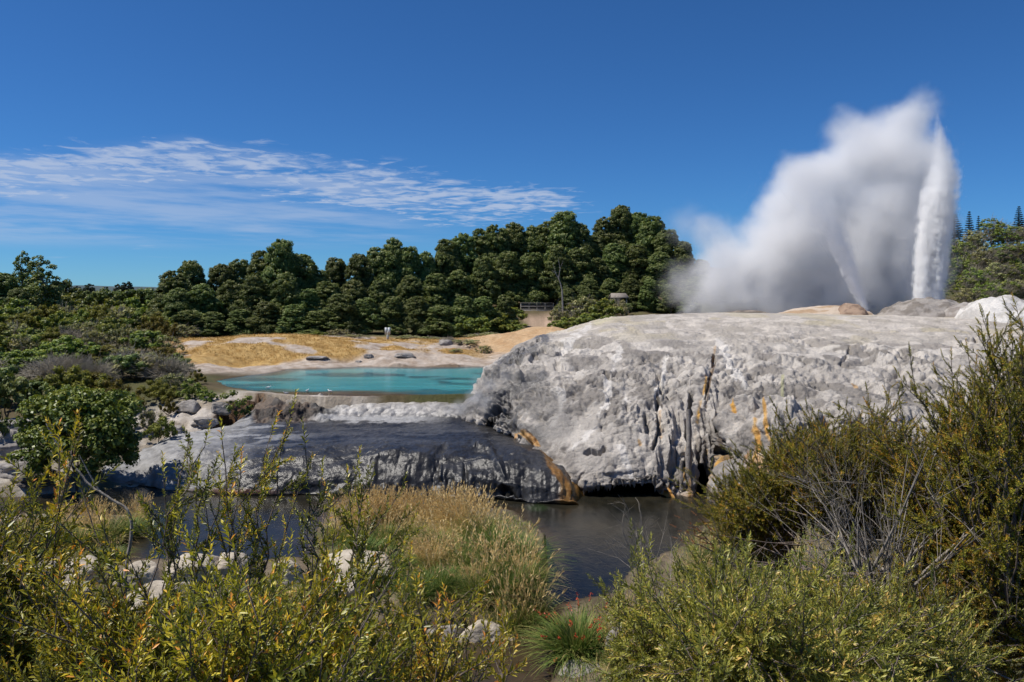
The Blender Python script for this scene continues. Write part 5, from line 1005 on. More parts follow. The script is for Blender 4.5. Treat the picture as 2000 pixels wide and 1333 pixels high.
# ------------------------------------------------------------------ the geysers: steam, spray and jets
def steam(name, label, blobs, Y, dens, seed, step=0.5, nscale=0.28, depth=1.0, soft=1.0, thr=(0.36, 0.62), warp=3.4, stretch=None, hard=False, col=(0.985, 0.985, 0.99)):
    """blobs: (px, py, radius px, depth offset, weight)"""
    B = [(P(px, py, Y + dy), r / FOC * Y, w) for px, py, r, dy, w in blobs]; mb = MB()
    for c, r, w in B:
        rg, sg = 12, 18; th_, ph_ = np.meshgrid(np.linspace(0, 2 * math.pi, sg, endpoint=False), np.linspace(0, math.pi, rg + 2)[1:-1])
        V = np.stack([np.sin(ph_) * np.cos(th_), np.sin(ph_) * np.sin(th_), np.cos(ph_)], -1).reshape(-1, 3); V = np.r_[V, [[0, 0, 1.0], [0, 0, -1.0]]] * np.array([r, r * depth, r]) * 1.04 + c
        i = np.arange(rg - 1)[:, None] * sg; j = np.arange(sg)[None]; kk = (j + 1) % sg; F = np.stack([i + j, i + sg + j, i + sg + kk, i + kk], -1).reshape(-1, 4)
        j = np.arange(sg); top = np.stack([np.full(sg, rg * sg), j, (j + 1) % sg], 1); bot = np.stack([np.full(sg, rg * sg + 1), (rg - 1) * sg + (j + 1) % sg, (rg - 1) * sg + j], 1); mb.add(V, [F, top, bot])
    V = np.concatenate(mb.V)
    m = bpy.data.materials.new(name); m.use_nodes = True; t = m.node_tree; t.nodes.clear(); out = t.nodes.new('ShaderNodeOutputMaterial'); pv = t.nodes.new('ShaderNodeVolumePrincipled'); t.links.new(pv.outputs[0], out.inputs['Volume'])
    pv.inputs['Color'].default_value = (*col, 1); pv.inputs['Anisotropy'].default_value = 0.0
    tc = t.nodes.new('ShaderNodeTexCoord'); pos = tc.outputs['Object']
    wn = t.nodes.new('ShaderNodeTexNoise'); wn.inputs['Scale'].default_value = nscale * 0.7; wn.inputs['Detail'].default_value = 5; wn.inputs['Roughness'].default_value = 0.6; t.links.new(pos, wn.inputs['Vector'])
    sb = t.nodes.new('ShaderNodeVectorMath'); sb.operation = 'SUBTRACT'; t.links.new(wn.outputs['Color'], sb.inputs[0]); sb.inputs[1].default_value = (.5, .5, .5)
    ma = t.nodes.new('ShaderNodeVectorMath'); ma.operation = 'MULTIPLY_ADD'; t.links.new(sb.outputs[0], ma.inputs[0]); ma.inputs[1].default_value = (warp,) * 3; t.links.new(pos, ma.inputs[2]); wp = ma.outputs[0]
    tot = None
    for c, r, w in B:
        s_ = t.nodes.new('ShaderNodeVectorMath'); s_.operation = 'SUBTRACT'; t.links.new(wp, s_.inputs[0]); s_.inputs[1].default_value = tuple(c)
        m_ = t.nodes.new('ShaderNodeVectorMath'); m_.operation = 'MULTIPLY'; t.links.new(s_.outputs[0], m_.inputs[0]); m_.inputs[1].default_value = (1 / r, 1 / (r * depth), 1 / r)
        d_ = t.nodes.new('ShaderNodeVectorMath'); d_.operation = 'DOT_PRODUCT'; t.links.new(m_.outputs[0], d_.inputs[0]); t.links.new(m_.outputs[0], d_.inputs[1])
        f = mth(t, 'MAXIMUM', mth(t, 'SUBTRACT', 1.0, d_.outputs['Value']), 0.0); f = mth(t, 'MULTIPLY', f if hard else mth(t, 'MULTIPLY', f, f), w); tot = f if tot is None else mth(t, 'ADD', tot, f)
    nv_ = wp
    if stretch is not None:                                            # streaks that run along the jet
        mp = t.nodes.new('ShaderNodeMapping'); mp.vector_type = 'TEXTURE'; mp.inputs['Rotation'].default_value = (0, stretch[0], 0); mp.inputs['Scale'].default_value = (1, 1, stretch[1]); t.links.new(pos, mp.inputs[0]); nv_ = mp.outputs[0]
    n = noise(t, nv_, nscale, 6, 0.62); n_ = sstep(t, mth(t, 'ADD', n, mth(t, 'MULTIPLY', tot, 0.22)), *thr)
    t.links.new(mth(t, 'MULTIPLY', mth(t, 'MULTIPLY', tot, n_), dens), pv.inputs['Density']); m.volume_intersection_method = 'FAST' if hasattr(m, 'volume_intersection_method') else None
    try: m.cycles.volume_step_rate = step
    except Exception: pass
    # one closed hull round all the puffs
    tmp = mesh_obj('hull', V, mb.F, m); md = tmp.modifiers.new('r', 'REMESH'); md.mode = 'VOXEL'; md.voxel_size = max(0.25, 0.03 * max(r for _, r, _ in B) * 3)
    me = bpy.data.meshes.new_from_object(tmp.evaluated_get(bpy.context.evaluated_depsgraph_get())); bpy.data.objects.remove(tmp); o = bpy.data.objects.new(name, me); COL.objects.link(o)
    return tag(o, label, 'water jet' if name == 'water_jet' else 'steam')

steam('steam_plume', 'great white steam cloud billowing from the geysers and drifting over the wood', [
    (1750, 255, 78, 2, .7), (1800, 215, 60, 2, .4), (1700, 300, 85, 1, .9), (1775, 335, 90, 0, 1.1), (1655, 262, 66, 3, .5), (1640, 340, 80, 2, .8), (1700, 410, 100, 0, .9), (1790, 430, 90, 0, 1.1), (1565, 350, 62, 0, .8), (1545, 400, 70, 0, 1.1),
    (1610, 430, 80, 2, .8), (1520, 455, 75, 1, 1.0), (1560, 510, 95, 1, .8), (1650, 520, 95, 1, .7), (1455, 500, 80, 2, .7), (1430, 560, 85, 2, .7), (1500, 580, 90, 1, .8), (1590, 590, 85, 1, .8), (1385, 520, 65, 3, .5), (1345, 440, 62, 4, .17), (1395, 470, 66, 3, .3), (1735, 555, 70, 1, .7), (1735, 490, 75, 1, .8), (1330, 550, 65, 3, .22), (1600, 350, 66, 1, .5), (1380, 590, 55, 3, .5), (1700, 595, 60, 0, .9), (1775, 560, 75, 0, .8), (1640, 560, 80, 0, .8), (1670, 470, 80, -1, .8), (1760, 500, 80, -2, .9), (1800, 380, 60, -1, .6), (1815, 290, 52, 0, .6), (1825, 350, 50, 0, .6), (1830, 430, 45, 0, .6), (1825, 520, 45, 0, .5), (1560, 460, 70, -2, .5), (1500, 520, 80, 0, .7)],
    98, 0.60, 1, 0.13, 0.26, 1.2, warp=7.5, thr=(0.30, 0.62), col=(0.985, 0.986, 0.99))
def jet_volume(name, label, prof, Y, dens, lean, along, nscale, thr, step, seed=0):
    """a standing jet of spray: its centre, half width and weight are given at several heights"""
    pts = [P(a, b_, Y) for a, b_, h, w in prof]; hw = np.array([h / FOC * Y for a, b_, h, w in prof]); z0, z1 = pts[0][2] - 0.3, pts[-1][2] + 0.05; xs = np.array([q[0] for q in pts]); x0, xr = xs.min() - 0.1, xs.max() - xs.min() + 0.2; rm = hw.max()
    m = bpy.data.materials.new(name); m.use_nodes = True; t = m.node_tree; t.nodes.clear(); out = t.nodes.new('ShaderNodeOutputMaterial'); pv = t.nodes.new('ShaderNodeVolumePrincipled'); t.links.new(pv.outputs[0], out.inputs['Volume'])
    pv.inputs['Color'].default_value = (1, 1, 1, 1); pos = t.nodes.new('ShaderNodeTexCoord').outputs['Object']
    mp = t.nodes.new('ShaderNodeMapping'); mp.vector_type = 'TEXTURE'; mp.inputs['Rotation'].default_value = (0, lean, 0); mp.inputs['Scale'].default_value = (1, 1, along); t.links.new(pos, mp.inputs[0])
    wv = t.nodes.new('ShaderNodeTexNoise'); wv.inputs['Scale'].default_value = 1.0; wv.inputs['Detail'].default_value = 5; t.links.new(mp.outputs[0], wv.inputs['Vector'])
    sx_ = t.nodes.new('ShaderNodeSeparateXYZ'); t.links.new(pos, sx_.inputs[0]); X_, Y_, Z_ = sx_.outputs
    u = mth(t, 'DIVIDE', mth(t, 'SUBTRACT', Z_, z0), z1 - z0, clamp=True)
    cr = ramp(t, u, [((q[2] - z0) / (z1 - z0), ((q[0] - x0) / xr, h / rm, w)) for q, h, (a, b_, h_, w) in zip(pts, hw, prof)]); sp = t.nodes.new('ShaderNodeSeparateColor'); t.links.new(cr, sp.inputs[0])
    cx = mth(t, 'ADD', mth(t, 'MULTIPLY', sp.outputs[0], xr), x0); rr_ = mth(t, 'MAXIMUM', mth(t, 'MULTIPLY', sp.outputs[1], rm), 0.03)
    dx = mth(t, 'DIVIDE', mth(t, 'SUBTRACT', X_, cx), rr_); dy = mth(t, 'DIVIDE', mth(t, 'SUBTRACT', Y_, Y), rr_); d = mth(t, 'ADD', mth(t, 'MULTIPLY', dx, dx), mth(t, 'MULTIPLY', dy, dy))
    d = mth(t, 'ADD', d, mth(t, 'MULTIPLY', mth(t, 'SUBTRACT', wv.outputs[0], 0.5), 1.9)); d = mth(t, 'ADD', d, mth(t, 'MULTIPLY', mth(t, 'SUBTRACT', noise(t, pos, 1.3, 6, 0.75), 0.5), 2.4)); f = mth(t, 'MAXIMUM', mth(t, 'SUBTRACT', 1.0, d), 0.0)
    n = noise(t, mp.outputs[0], nscale, 6, 0.65, 0.3); n = sstep(t, mth(t, 'ADD', n, mth(t, 'MULTIPLY', f, 0.12)), *thr)
    t.links.new(mth(t, 'MULTIPLY', mth(t, 'MULTIPLY', mth(t, 'MULTIPLY', f, n), sp.outputs[2]), dens), pv.inputs['Density'])
    try: m.cycles.volume_step_rate = step
    except Exception: pass
    mb = MB(); zz = np.linspace(pts[0][2] - 0.3, pts[-1][2], 40); zs = [q[2] for q in pts]; c = np.stack([np.interp(zz, zs, xs), np.full(40, float(Y)), zz], 1); rad = np.interp(zz, zs, hw) * 1.25 + 0.12; n_ = 14; ang = np.arange(n_) * 2 * math.pi / n_
    V = (c[:, None] + rad[:, None, None] * np.stack([np.cos(ang), np.sin(ang), 0 * ang], 1)[None]).reshape(-1, 3); V = np.r_[V, [c[0], c[-1]]]; i = np.arange(39)[:, None] * n_; j = np.arange(n_)[None]; kk = (j + 1) % n_; F = np.stack([i + j, i + kk, i + n_ + kk, i + n_ + j], -1).reshape(-1, 4); j = np.arange(n_)
    return tag(mesh_obj(name, V, [F, np.stack([(j + 1) % n_, j, np.full(n_, 40 * n_)], 1), np.stack([39 * n_ + j, 39 * n_ + (j + 1) % n_, np.full(n_, 40 * n_ + 1)], 1)], m), label, 'water jet')
jetA = jet_volume('water_jet', 'leaning geyser jet thrown up and over from the nearer vent', [(1690, 610, 9, 1), (1672, 562, 14, 1), (1654, 512, 19, .95), (1633, 465, 26, .55), (1606, 410, 36, .18), (1578, 360, 44, .07), (1550, 322, 36, .03), (1530, 292, 10, .01)], 87, 3.6, -0.42, 6.0, 2.2, (0.40, 0.66), 0.10)
jetB = jet_volume('water_jet', 'tall upright geyser jet falling back as a white curtain', [(1813, 606, 29, 1), (1816, 550, 31, 1), (1820, 500, 34, 1), (1826, 440, 36, .9), (1835, 380, 40, .5), (1843, 340, 34, .35), (1840, 300, 24, .25), (1834, 268, 15, .22), (1831, 222, 3, .15)], 89, 4.5, 0.05, 7.0, 2.0, (0.40, 0.66), 0.10)
steam('steam_wisp', 'low steam drifting from the hollow where the terrace meets the apron', [(925, 775, 26, 0, 1), (900, 795, 24, 0, .9), (955, 750, 24, 0, .8), (985, 735, 22, 0, .6), (875, 800, 18, 0, .5), (945, 785, 24, -1, .8), (930, 740, 22, 0, .4)], 47.0, 0.9, 4, 0.15, 1.0, 0.6, thr=(0.30, 0.6), warp=0.6)
steam('steam_wisp', 'small puff of steam on the terrace crest in front of the wood', [(1340, 606, 14, 0, 1), (1352, 598, 12, 0, .7), (1325, 612, 10, 0, .7)], 80, 0.7, 5, 0.2, 0.9, 0.6, warp=0.5)
m_j, t, b = material('spray_water'); b.inputs['Base Color'].default_value = (0.88, 0.90, 0.92, 1); b.inputs['Roughness'].default_value = 0.3
tr = t.nodes.new('ShaderNodeBsdfTranslucent'); tr.inputs[0].default_value = (0.9, 0.92, 0.95, 1); ms = t.nodes.new('ShaderNodeMixShader'); ms.inputs[0].default_value = 0.5; t.links.new(b.outputs[0], ms.inputs[1]); t.links.new(tr.outputs[0], ms.inputs[2]); t.links.new(ms.outputs[0], t.nodes['Material Output'].inputs[0])
OCT = np.array([[1, 0, 0], [-1, 0, 0], [0, 1, 0], [0, -1, 0], [0, 0, 1], [0, 0, -1]], float); OF = np.array([[0, 2, 4], [2, 1, 4], [1, 3, 4], [3, 0, 4], [2, 0, 5], [1, 2, 5], [3, 1, 5], [0, 3, 5]])
def jet(name, label, path, Y, n, w0, w1, seed, size=(0.03, 0.09), stretch=3.0, back=0.0):
    """drops thrown along a path, spreading as they rise"""
    rng = np.random.default_rng(seed); pts = np.array([P(a, b_, Y) for a, b_ in path]); tt = rng.random(n) ** 1.15; k = tt * (len(pts) - 1)
    c = np.stack([np.interp(k, range(len(pts)), pts[:, q]) for q in range(3)], 1); tg = np.stack([np.interp(k + 0.1, range(len(pts)), pts[:, q]) - np.interp(k - 0.1, range(len(pts)), pts[:, q]) for q in range(3)], 1)
    w = w0 + (w1 - w0) * tt; strands = rng.normal(0, 1, (26, 3)); sid = rng.integers(26, size=n); off = strands[sid] * 0.8 + rng.normal(0, 0.35, (n, 3)); c = c + off * w[:, None] * np.array([1, 0.8, 0.5]) + rng.normal(0, 0.1, (n, 3)); c[:, 0] -= back * tt * np.abs(rng.normal(0, 1, n)); c[:, 2] -= np.abs(rng.normal(0, 1, n)) * tt * w1 * 0.8
    s = rng.uniform(*size, n); Rm = rot_to(tg + rng.normal(0, .15, tg.shape), rng); V = np.einsum('nij,kj->nki', Rm, OCT * np.array([1, 1, stretch])) * s[:, None, None] + c[:, None]
    F = (OF[None] + (np.arange(n) * 6)[:, None, None]).reshape(-1, 3); return mesh_obj(name, V.reshape(-1, 3), [F], m_j, smooth=True)
def drops(par, *a, **k):
    o = jet('droplets', None, *a, **k); o.parent = par
drops(jetA, [(1690, 606), (1676, 560), (1655, 510), (1628, 455), (1598, 405), (1560, 368), (1500, 350)], 85.8, 2600, 0.3, 2.6, 1, (0.006, 0.017), 2.0, back=1.2)
drops(jetB, [(1822, 604), (1824, 540), (1828, 470), (1834, 400), (1838, 340), (1832, 240)], 88, 1800, 1.0, 1.5, 2, (0.006, 0.016), 3.0)
# ------------------------------------------------------------------ grasses
def grass_mat(name, stops):
    m, t, b = material(name); c = ramp(t, attr(t, 'rnd', 'Fac'), stops); t.links.new(c, b.inputs['Base Color']); b.inputs['Roughness'].default_value = 0.6; b.inputs['Specular IOR Level'].default_value = 0.25
    tr = t.nodes.new('ShaderNodeBsdfTranslucent'); t.links.new(c, tr.inputs[0]); ms = t.nodes.new('ShaderNodeMixShader'); ms.inputs[0].default_value = 0.3; t.links.new(b.outputs[0], ms.inputs[1]); t.links.new(tr.outputs[0], ms.inputs[2]); t.links.new(ms.outputs[0], t.nodes['Material Output'].inputs[0]); return m
GR = grass_mat('grass_blades', [(0.0, (0.030, 0.065, 0.012)), (0.25, (0.085, 0.155, 0.026)), (0.45, (0.20, 0.25, 0.055)), (0.60, (0.42, 0.33, 0.11)), (0.85, (0.70, 0.50, 0.22)), (1.0, (0.82, 0.66, 0.36))])
def blades(rng, n, r0, L, lean, width, tone, tsd=0.1, droop=0.5, segs=5):
    a = rng.uniform(0, 2 * math.pi, n); rad = r0 * np.sqrt(rng.random(n)); b = np.stack([np.cos(a) * rad, np.sin(a) * rad, -0.05 + 0 * a], 1); az = a + rng.normal(0, 0.5, n)
    ph = np.radians(lean[0] + (lean[1] - lean[0]) * (rad / r0) * rng.uniform(0.4, 1.1, n)); ln = L * rng.uniform(0.55, 1.1, n); out = np.stack([np.cos(az), np.sin(az), 0 * az], 1); side = np.stack([-np.sin(az + rng.normal(0, .8, n)), np.cos(az), 0 * az], 1); t = np.linspace(0, 1, segs)
    h = ln[:, None] * np.sin(ph)[:, None] * t + (ln * droop * np.sin(ph) * 0.9)[:, None] * t ** 2.2; z = ln[:, None] * np.cos(ph)[:, None] * t - (ln * droop * (0.25 + np.sin(ph)))[:, None] * t ** 3 * 0.7
    c = b[:, None] + out[:, None] * h[..., None] + np.array([0, 0, 1.0]) * z[..., None]; w = width * (1 - t ** 2 * 0.9)[None, :, None] * side[:, None] * 0.5
    V = np.stack([c - w, c + w], 2).reshape(-1, 3); i = (np.arange(n)[:, None] * segs + np.arange(segs - 1)[None]) * 2
    F = np.stack([i, i + 1, i + 3, i + 2], -1).reshape(-1, 4); A = np.clip(np.repeat(tone + rng.normal(0, tsd, n), segs * 2) + np.tile(np.repeat(t * 0.12, 2), n), 0, 1); return V, F, A, c
def tussock(seed, n=700, r0=0.28, L=1.1, tone=0.35, heads=60, head_L=1.5, width=0.016, lean=(4, 55), name='grass_tussock', head_tone=0.85, dead=0.3):
    rng = np.random.default_rng(seed); mb = MB(); V, F, A, _ = blades(rng, n, r0, L, lean, width, tone); mb.add(V, F, A)
    V, F, A, _ = blades(rng, int(n * dead), r0 * 1.1, L * 0.8, (30, 85), width, 0.78); mb.add(V, F, A)
    root = empty(name, (0, 0, 0)); mb.obj('blades', GR, root)
    if heads:
        hb = MB(); V, F, A, c = blades(rng, heads, r0 * 0.8, head_L, (2, 30), 0.012, head_tone, 0.06, 0.22, 7); hb.add(V, F, A)
        P0 = []; D0 = []
        for q in range(9):
            f = rng.uniform(0.72, 1.0, heads); k = f * 6; i = np.minimum(k.astype(int), 5); u = (k - i)[:, None]; p = c[np.arange(heads), i] * (1 - u) + c[np.arange(heads), i + 1] * u; P0.append(p + rng.normal(0, 0.012, p.shape)); D0.append(c[np.arange(heads), 6] - c[np.arange(heads), 5] + rng.normal(0, 0.05, p.shape))
        p = np.concatenate(P0); d = np.concatenate(D0); Rm = rot_to(d, rng); q = np.array([[0, 0, 0], [0.014, 0, 0.05], [0, 0, 0.13], [-0.014, 0, 0.05]]); V = np.einsum('nij,kj->nki', Rm, q) + p[:, None]
        hb.add(V.reshape(-1, 3), np.arange(len(p) * 4).reshape(-1, 4), np.clip(np.repeat(head_tone + rng.normal(0, 0.08, len(p)), 4), 0, 1)); hb.obj('seed_heads', GR, root)
    return root
ST = [tussock(700 + k, 620, 0.34, 1.05, 0.66, 130, 1.75, dead=0.5) for k in range(3)]
GT = [tussock(710 + k, 1000, 0.34, 1.15, 0.24, 14, 1.6, dead=0.15) for k in range(3)]
MT = [tussock(720 + k, 850, 0.34, 1.15, 0.36, 50, 1.7, dead=0.2) for k in range(3)]
FT = [tussock(730 + k, 520, 0.16, 0.5, 0.58, 0, 1, width=0.02, lean=(10, 70)) for k in range(2)]
def tus(kind, px, pyb, hpx, label, wide=1.0, zb=None, group='tussocks along the stream'):
    protos, h0 = {'straw': (ST, 1.7), 'green': (GT, 1.35), 'mixed': (MT, 1.5), 'low': (FT, 0.55)}[kind]; Y = gY(pyb, 0.4)
    for q in range(4): X = (px - 1000) / FOC * Y; g = gz(X, Y); Y = gY(pyb, max(g, -0.1))
    X = (px - 1000) / FOC * Y; g = max(gz(X, Y), -0.05); s = hpx / FOC * Y / h0; return place(protos, int(rf.integers(9)), (X, Y, g), rf.uniform(0, 6.28), (s * wide, s * wide, s), label, 'grass tussock', group)
k = 0
for kd, px, py, h, w in (('straw', 690, 1035, 85, 1.0), ('straw', 722, 1028, 80, 1.0), ('straw', 755, 1025, 78, 1.0), ('straw', 790, 1022, 72, 1.0), ('straw', 825, 1022, 70, 1.0), ('straw', 858, 1030, 80, 1.1), ('straw', 885, 1035, 90, 1.1), ('straw', 912, 1045, 92, 1.1), ('mixed', 940, 1058, 92, 1.1), ('mixed', 800, 1058, 70, 1.2), ('mixed', 750, 1062, 66, 1.2), ('green', 710, 1090, 60, 1.5), ('mixed', 850, 1075, 66, 1.4),
                        ('green', 965, 1085, 80, 1.3), ('green', 1000, 1105, 90, 1.3), ('straw', 845, 1108, 62, 1.3), ('straw', 815, 1105, 58, 1.2), ('mixed', 900, 1110, 80, 1.4), ('mixed', 955, 1130, 92, 1.2), ('mixed', 1015, 1150, 105, 1.1), ('mixed', 1035, 1180, 105, 1.0), ('green', 985, 1170, 100, 1.1), ('mixed', 930, 1165, 85, 1.1), ('green', 770, 1120, 62, 1.4), ('green', 740, 1140, 60, 1.3), ('mixed', 1000, 1200, 100, 0.9), ('green', 860, 1150, 70, 1.1), ('green', 820, 1170, 72, 1.0), ('mixed', 665, 1060, 70, 1.1)):
    k += 1; tus(kd, px, py, h, f"{ {'straw': 'straw-coloured feathery', 'mixed': 'half-green', 'green': 'green arching'}[kd]} tussock on the grassy islet, {ORD[(k - 1) % 20]} {'from its back' if k <= 20 else 'from its front'}", w)
for kd, px, py, h, w, lab in (('green', 245, 1048, 62, 1.3, 'dense green tussock at the tip of the spit'), ('straw', 268, 1025, 60, 0.9, 'feathery straw tussock at the tip of the spit'), ('mixed', 200, 1055, 64, 1.3, 'half-green tussock in the middle of the spit'), ('straw', 180, 1035, 66, 1.0, 'straw tussock standing behind the spit'),
                              ('mixed', 150, 1065, 62, 1.3, 'half-green tussock on the spit beneath the round bush'), ('green', 100, 1060, 60, 1.4, 'broad green tussock at the root of the spit'), ('straw', 60, 1050, 50, 1.1, 'thin straw tussock by the frame edge'), ('mixed', 30, 1075, 55, 1.2, 'half-green tussock by the frame edge'), ('green', 215, 1095, 45, 1.2, 'short green tussock on the near edge of the spit'), ('straw', 120, 1030, 48, 1.1, 'straw tussock behind the broad green one')):
    tus(kd, px, py, h, lab, w)
for kd, px, py, h, w, lab in (('mixed', 1385, 1110, 75, 1.1, 'arching half-green tussock at the channel edge below the thicket'), ('green', 1425, 1110, 80, 1.2, 'green tussock behind the lime shrubs, nearest the channel'), ('mixed', 1465, 1120, 85, 1.2, 'half-green tussock under the dark boughs'), ('green', 1510, 1125, 90, 1.2, 'green tussock under the middle of the dark boughs'), ('green', 1555, 1130, 90, 1.2, 'bright tussock beside the bare grey stems'), ('mixed', 1600, 1140, 85, 1.1, 'half-green tussock closest to the bare grey stems'), ('mixed', 1360, 1135, 60, 1.0, 'small tussock hanging over the channel'),
                              ('straw', 1195, 1262, 62, 0.8, 'pale dry tussock behind the red-flowered clump'), ('straw', 1225, 1240, 72, 0.8, 'tall dry stalks beside the channel'), ('green', 1250, 1290, 60, 0.9, 'green tuft below the dry stalks'), ('mixed', 1205, 1310, 60, 0.8, 'dry tuft at the bottom by the pale stone'), ('low', 1010, 1250, 20, 1.3, 'tiny tuft at the islet corner'), ('low', 900, 1215, 22, 1.5, 'small tuft on the pale islet rocks'), ('low', 560, 1165, 22, 1.6, 'small tuft between the cream boulders')):
    tus(kd, px, py, h, lab, w)
# the red-flowered clump
rng = np.random.default_rng(808); mb = MB(); V, F, A, _ = blades(rng, 1500, 0.55, 1.30, (4, 62), 0.034, 0.30, 0.10, 0.55, 6); mb.add(V, F, A)
Yc = gY(1285, 0.3); loc = np.array([(1130 - 1000) / FOC * Yc, Yc, gz((1130 - 1000) / FOC * Yc, Yc)]); root = empty('flowering_clump', loc, 'sword-leaved clump with orange-red flowers at the channel edge', 'flowering plant'); mb.obj('blades', GR, root)
m, t, b = material('red_petals'); b.inputs['Base Color'].default_value = (0.55, 0.07, 0.02, 1); b.inputs['Roughness'].default_value = 0.5
fb = MB(); V, F, A, c = blades(rng, 26, 0.6, 1.55, (8, 50), 0.012, 0.5, 0.1, 0.35, 7); sb = MB(); sb.add(V, F, A); sb.obj('stem', GR, root)
for q in range(26):                                                    # one spray of small flowers on each stem
    ends = np.concatenate([c[q:q + 1, 5] * (1 - u) + c[q:q + 1, 6] * u for u in (0.1, 0.4, 0.7, 1.0)]); ends = np.repeat(ends, 5, 0) + rng.normal(0, 0.02, (20, 3)); V, F = leaf_quads(ends, rng.normal(size=ends.shape), 0.055, rng, 0.5)
    fb = MB(); fb.add(V, F); fb.obj('flower', m, root)
# golden grass on the far bank and litter grass on the banks: beyond counting
def field(name, n, sampler, L, width, tone, lean=(5, 45)):
    rng = np.random.default_rng(n); P0 = sampler(rng, n); mb = MB(); V, F, A, _ = blades(rng, len(P0), 0.001, L, lean, width, tone, 0.12, 0.4, 3); V = V + np.repeat(P0, 6, 0); mb.add(V, F, A); return tag(mb.obj(name, GR), kind='stuff')
def samp(px0, px1, Y0, Y1, test=None):
    def f(rng, n):
        Y = rng.uniform(Y0, Y1, n); px = rng.uniform(px0, px1, n); X = (px - 1000) / FOC * Y; z = ground_z(X, Y); keep = np.ones(n, bool)
        if test: keep = test(px, X, Y, z, rng)
        return np.stack([X, Y, z], 1)[keep]
    return f
def t_gold(px, X, Y, z, rng):
    nC = fbm(X / 9, Y / 6, 0 * X, 4, 41) * 0.5 + 0.5; nA = fbm(X / 3, Y / 3, 0 * X, 5, 21) * 0.5 + 0.5; return (ss(np.hypot(X, Y) + 5 * (nC - 0.5) + 2 * (nA - 0.5) - 0.004 * (px - 600), 79.5, 81.5) * ss(-px, -985, -900) * ss(nA * 0.5 + nC * 0.5, 0.33, 0.47)) > rng.uniform(0.3, 1, len(px))
GR_GOLD = grass_mat('golden_grass_blades', [(0.0, (0.16, 0.11, 0.02)), (0.5, (0.36, 0.22, 0.055)), (1.0, (0.55, 0.38, 0.14))])
g_ = GR; GR = GR_GOLD; field('golden_grass', 26000, samp(330, 990, 78, 99, t_gold), 0.30, 0.045, 0.5, (5, 60)); GR = g_
def t_bank(px, X, Y, z, rng): return (z > 0.12) & (sdist(X, Y, STREAM) < -0.25) & (rng.random(len(px)) < 0.5 + 0.5 * vnoise(X / 1.2, Y / 1.2, 0 * X, 3))
field('bank_grass', 14000, samp(600, 1045, 24, 37, t_bank), 0.34, 0.022, 0.38, (5, 70)); field('bank_grass', 26000, samp(1080, 1750, 15, 36, t_bank), 0.6, 0.022, 0.40, (5, 60)); field('bank_grass', 9000, samp(-100, 260, 30, 34.5, t_bank), 0.5, 0.022, 0.42, (5, 60)); field('bank_grass', 9000, samp(-100, 640, 17, 28, t_bank), 0.30, 0.02, 0.5, (10, 70))

# ------------------------------------------------------------------ rocks
def rock_mat(name, c0, c1):
    m, t, b = material(name); v = tcoord(t); n = noise(t, v, 2.2, 8, 0.65); n2 = noise(t, v, 14, 5, 0.65); t.links.new(ramp(t, n, [(0.3, c0), (0.7, c1)]), b.inputs['Base Color']); b.inputs['Roughness'].default_value = 0.9; bn = bump(t, None, n2, 0.6, 0.03); bump(t, b, n, 0.7, 0.1, bn); return m
R_CREAM = rock_mat('cream_rock', (0.32, 0.27, 0.20), (0.60, 0.53, 0.43)); R_GREY = rock_mat('grey_rock', (0.16, 0.14, 0.125), (0.40, 0.37, 0.34)); R_DARK = rock_mat('dark_rock', (0.05, 0.042, 0.035), (0.16, 0.135, 0.11))
def rock(px, pyb, wpx, hpx, label, mat=R_CREAM, seed=0, Y=None, name='boulder'):
    Y = Y or gY(pyb, 0.3); X = (px - 1000) / FOC * Y; g = gz(X, Y); w = wpx / FOC * Y / 2; h = hpx / FOC * Y
    th_, ph_ = np.meshgrid(np.linspace(0, 2 * math.pi, 56, endpoint=False), np.linspace(0.02, math.pi - 0.02, 34)); d = np.stack([np.sin(ph_) * np.cos(th_), np.sin(ph_) * np.sin(th_), np.cos(ph_)], -1); s = seed * 7.7
    k = 1 + 0.32 * fbm(d[..., 0] * 1.1 + s, d[..., 1] * 1.1, d[..., 2] * 1.1, 2, seed) + 0.30 * (0.5 - worley(d[..., 0] * 2.0 + s, d[..., 1] * 2.0, d[..., 2] * 2.6, seed)) + 0.05 * fbm(d[..., 0] * 7, d[..., 1] * 7 + s, d[..., 2] * 7, 3, seed)
    rk = np.random.default_rng(seed * 13 + 5)
    for _ in range(16):                                                # broken faces
        pn = rk.normal(size=3); pn[2] = abs(pn[2]) * 0.8; pn /= np.linalg.norm(pn); cc = rk.uniform(0.62, 0.92); s_ = (d @ pn) * k; k = np.where(s_ > cc, k * (cc / np.maximum(s_, 1e-6)) ** 0.9, k)
    k = k + 0.05 * dome(d[..., 0] * 5 + s, d[..., 1] * 5, d[..., 2] * 6, seed + 3) + 0.03 * fbm(d[..., 0] * 9, d[..., 1] * 9 + s, d[..., 2] * 9, 3, seed + 8); q = np.sign(d) * np.abs(d) ** 0.8; V = q * k[..., None] * np.array([w, w * 0.75, h * 0.62]); V[..., 2] += h * 0.25; i = np.arange(33)[:, None] * 56; j = np.arange(56)[None]; kk = (j + 1) % 56
    F = np.stack([i + j, i + 56 + j, i + 56 + kk, i + kk], -1).reshape(-1, 4); caps = [np.array([[a for a in range(56)]]), np.array([[33 * 56 + a for a in range(55, -1, -1)]])]
    o = mesh_obj(name, V.reshape(-1, 3), [F] + caps, mat, smooth=True); o.location = (X, Y, g); o.rotation_euler = (0, 0, (seed * 1.7) % 0.9 - 0.45); return tag(o, label, 'rock')
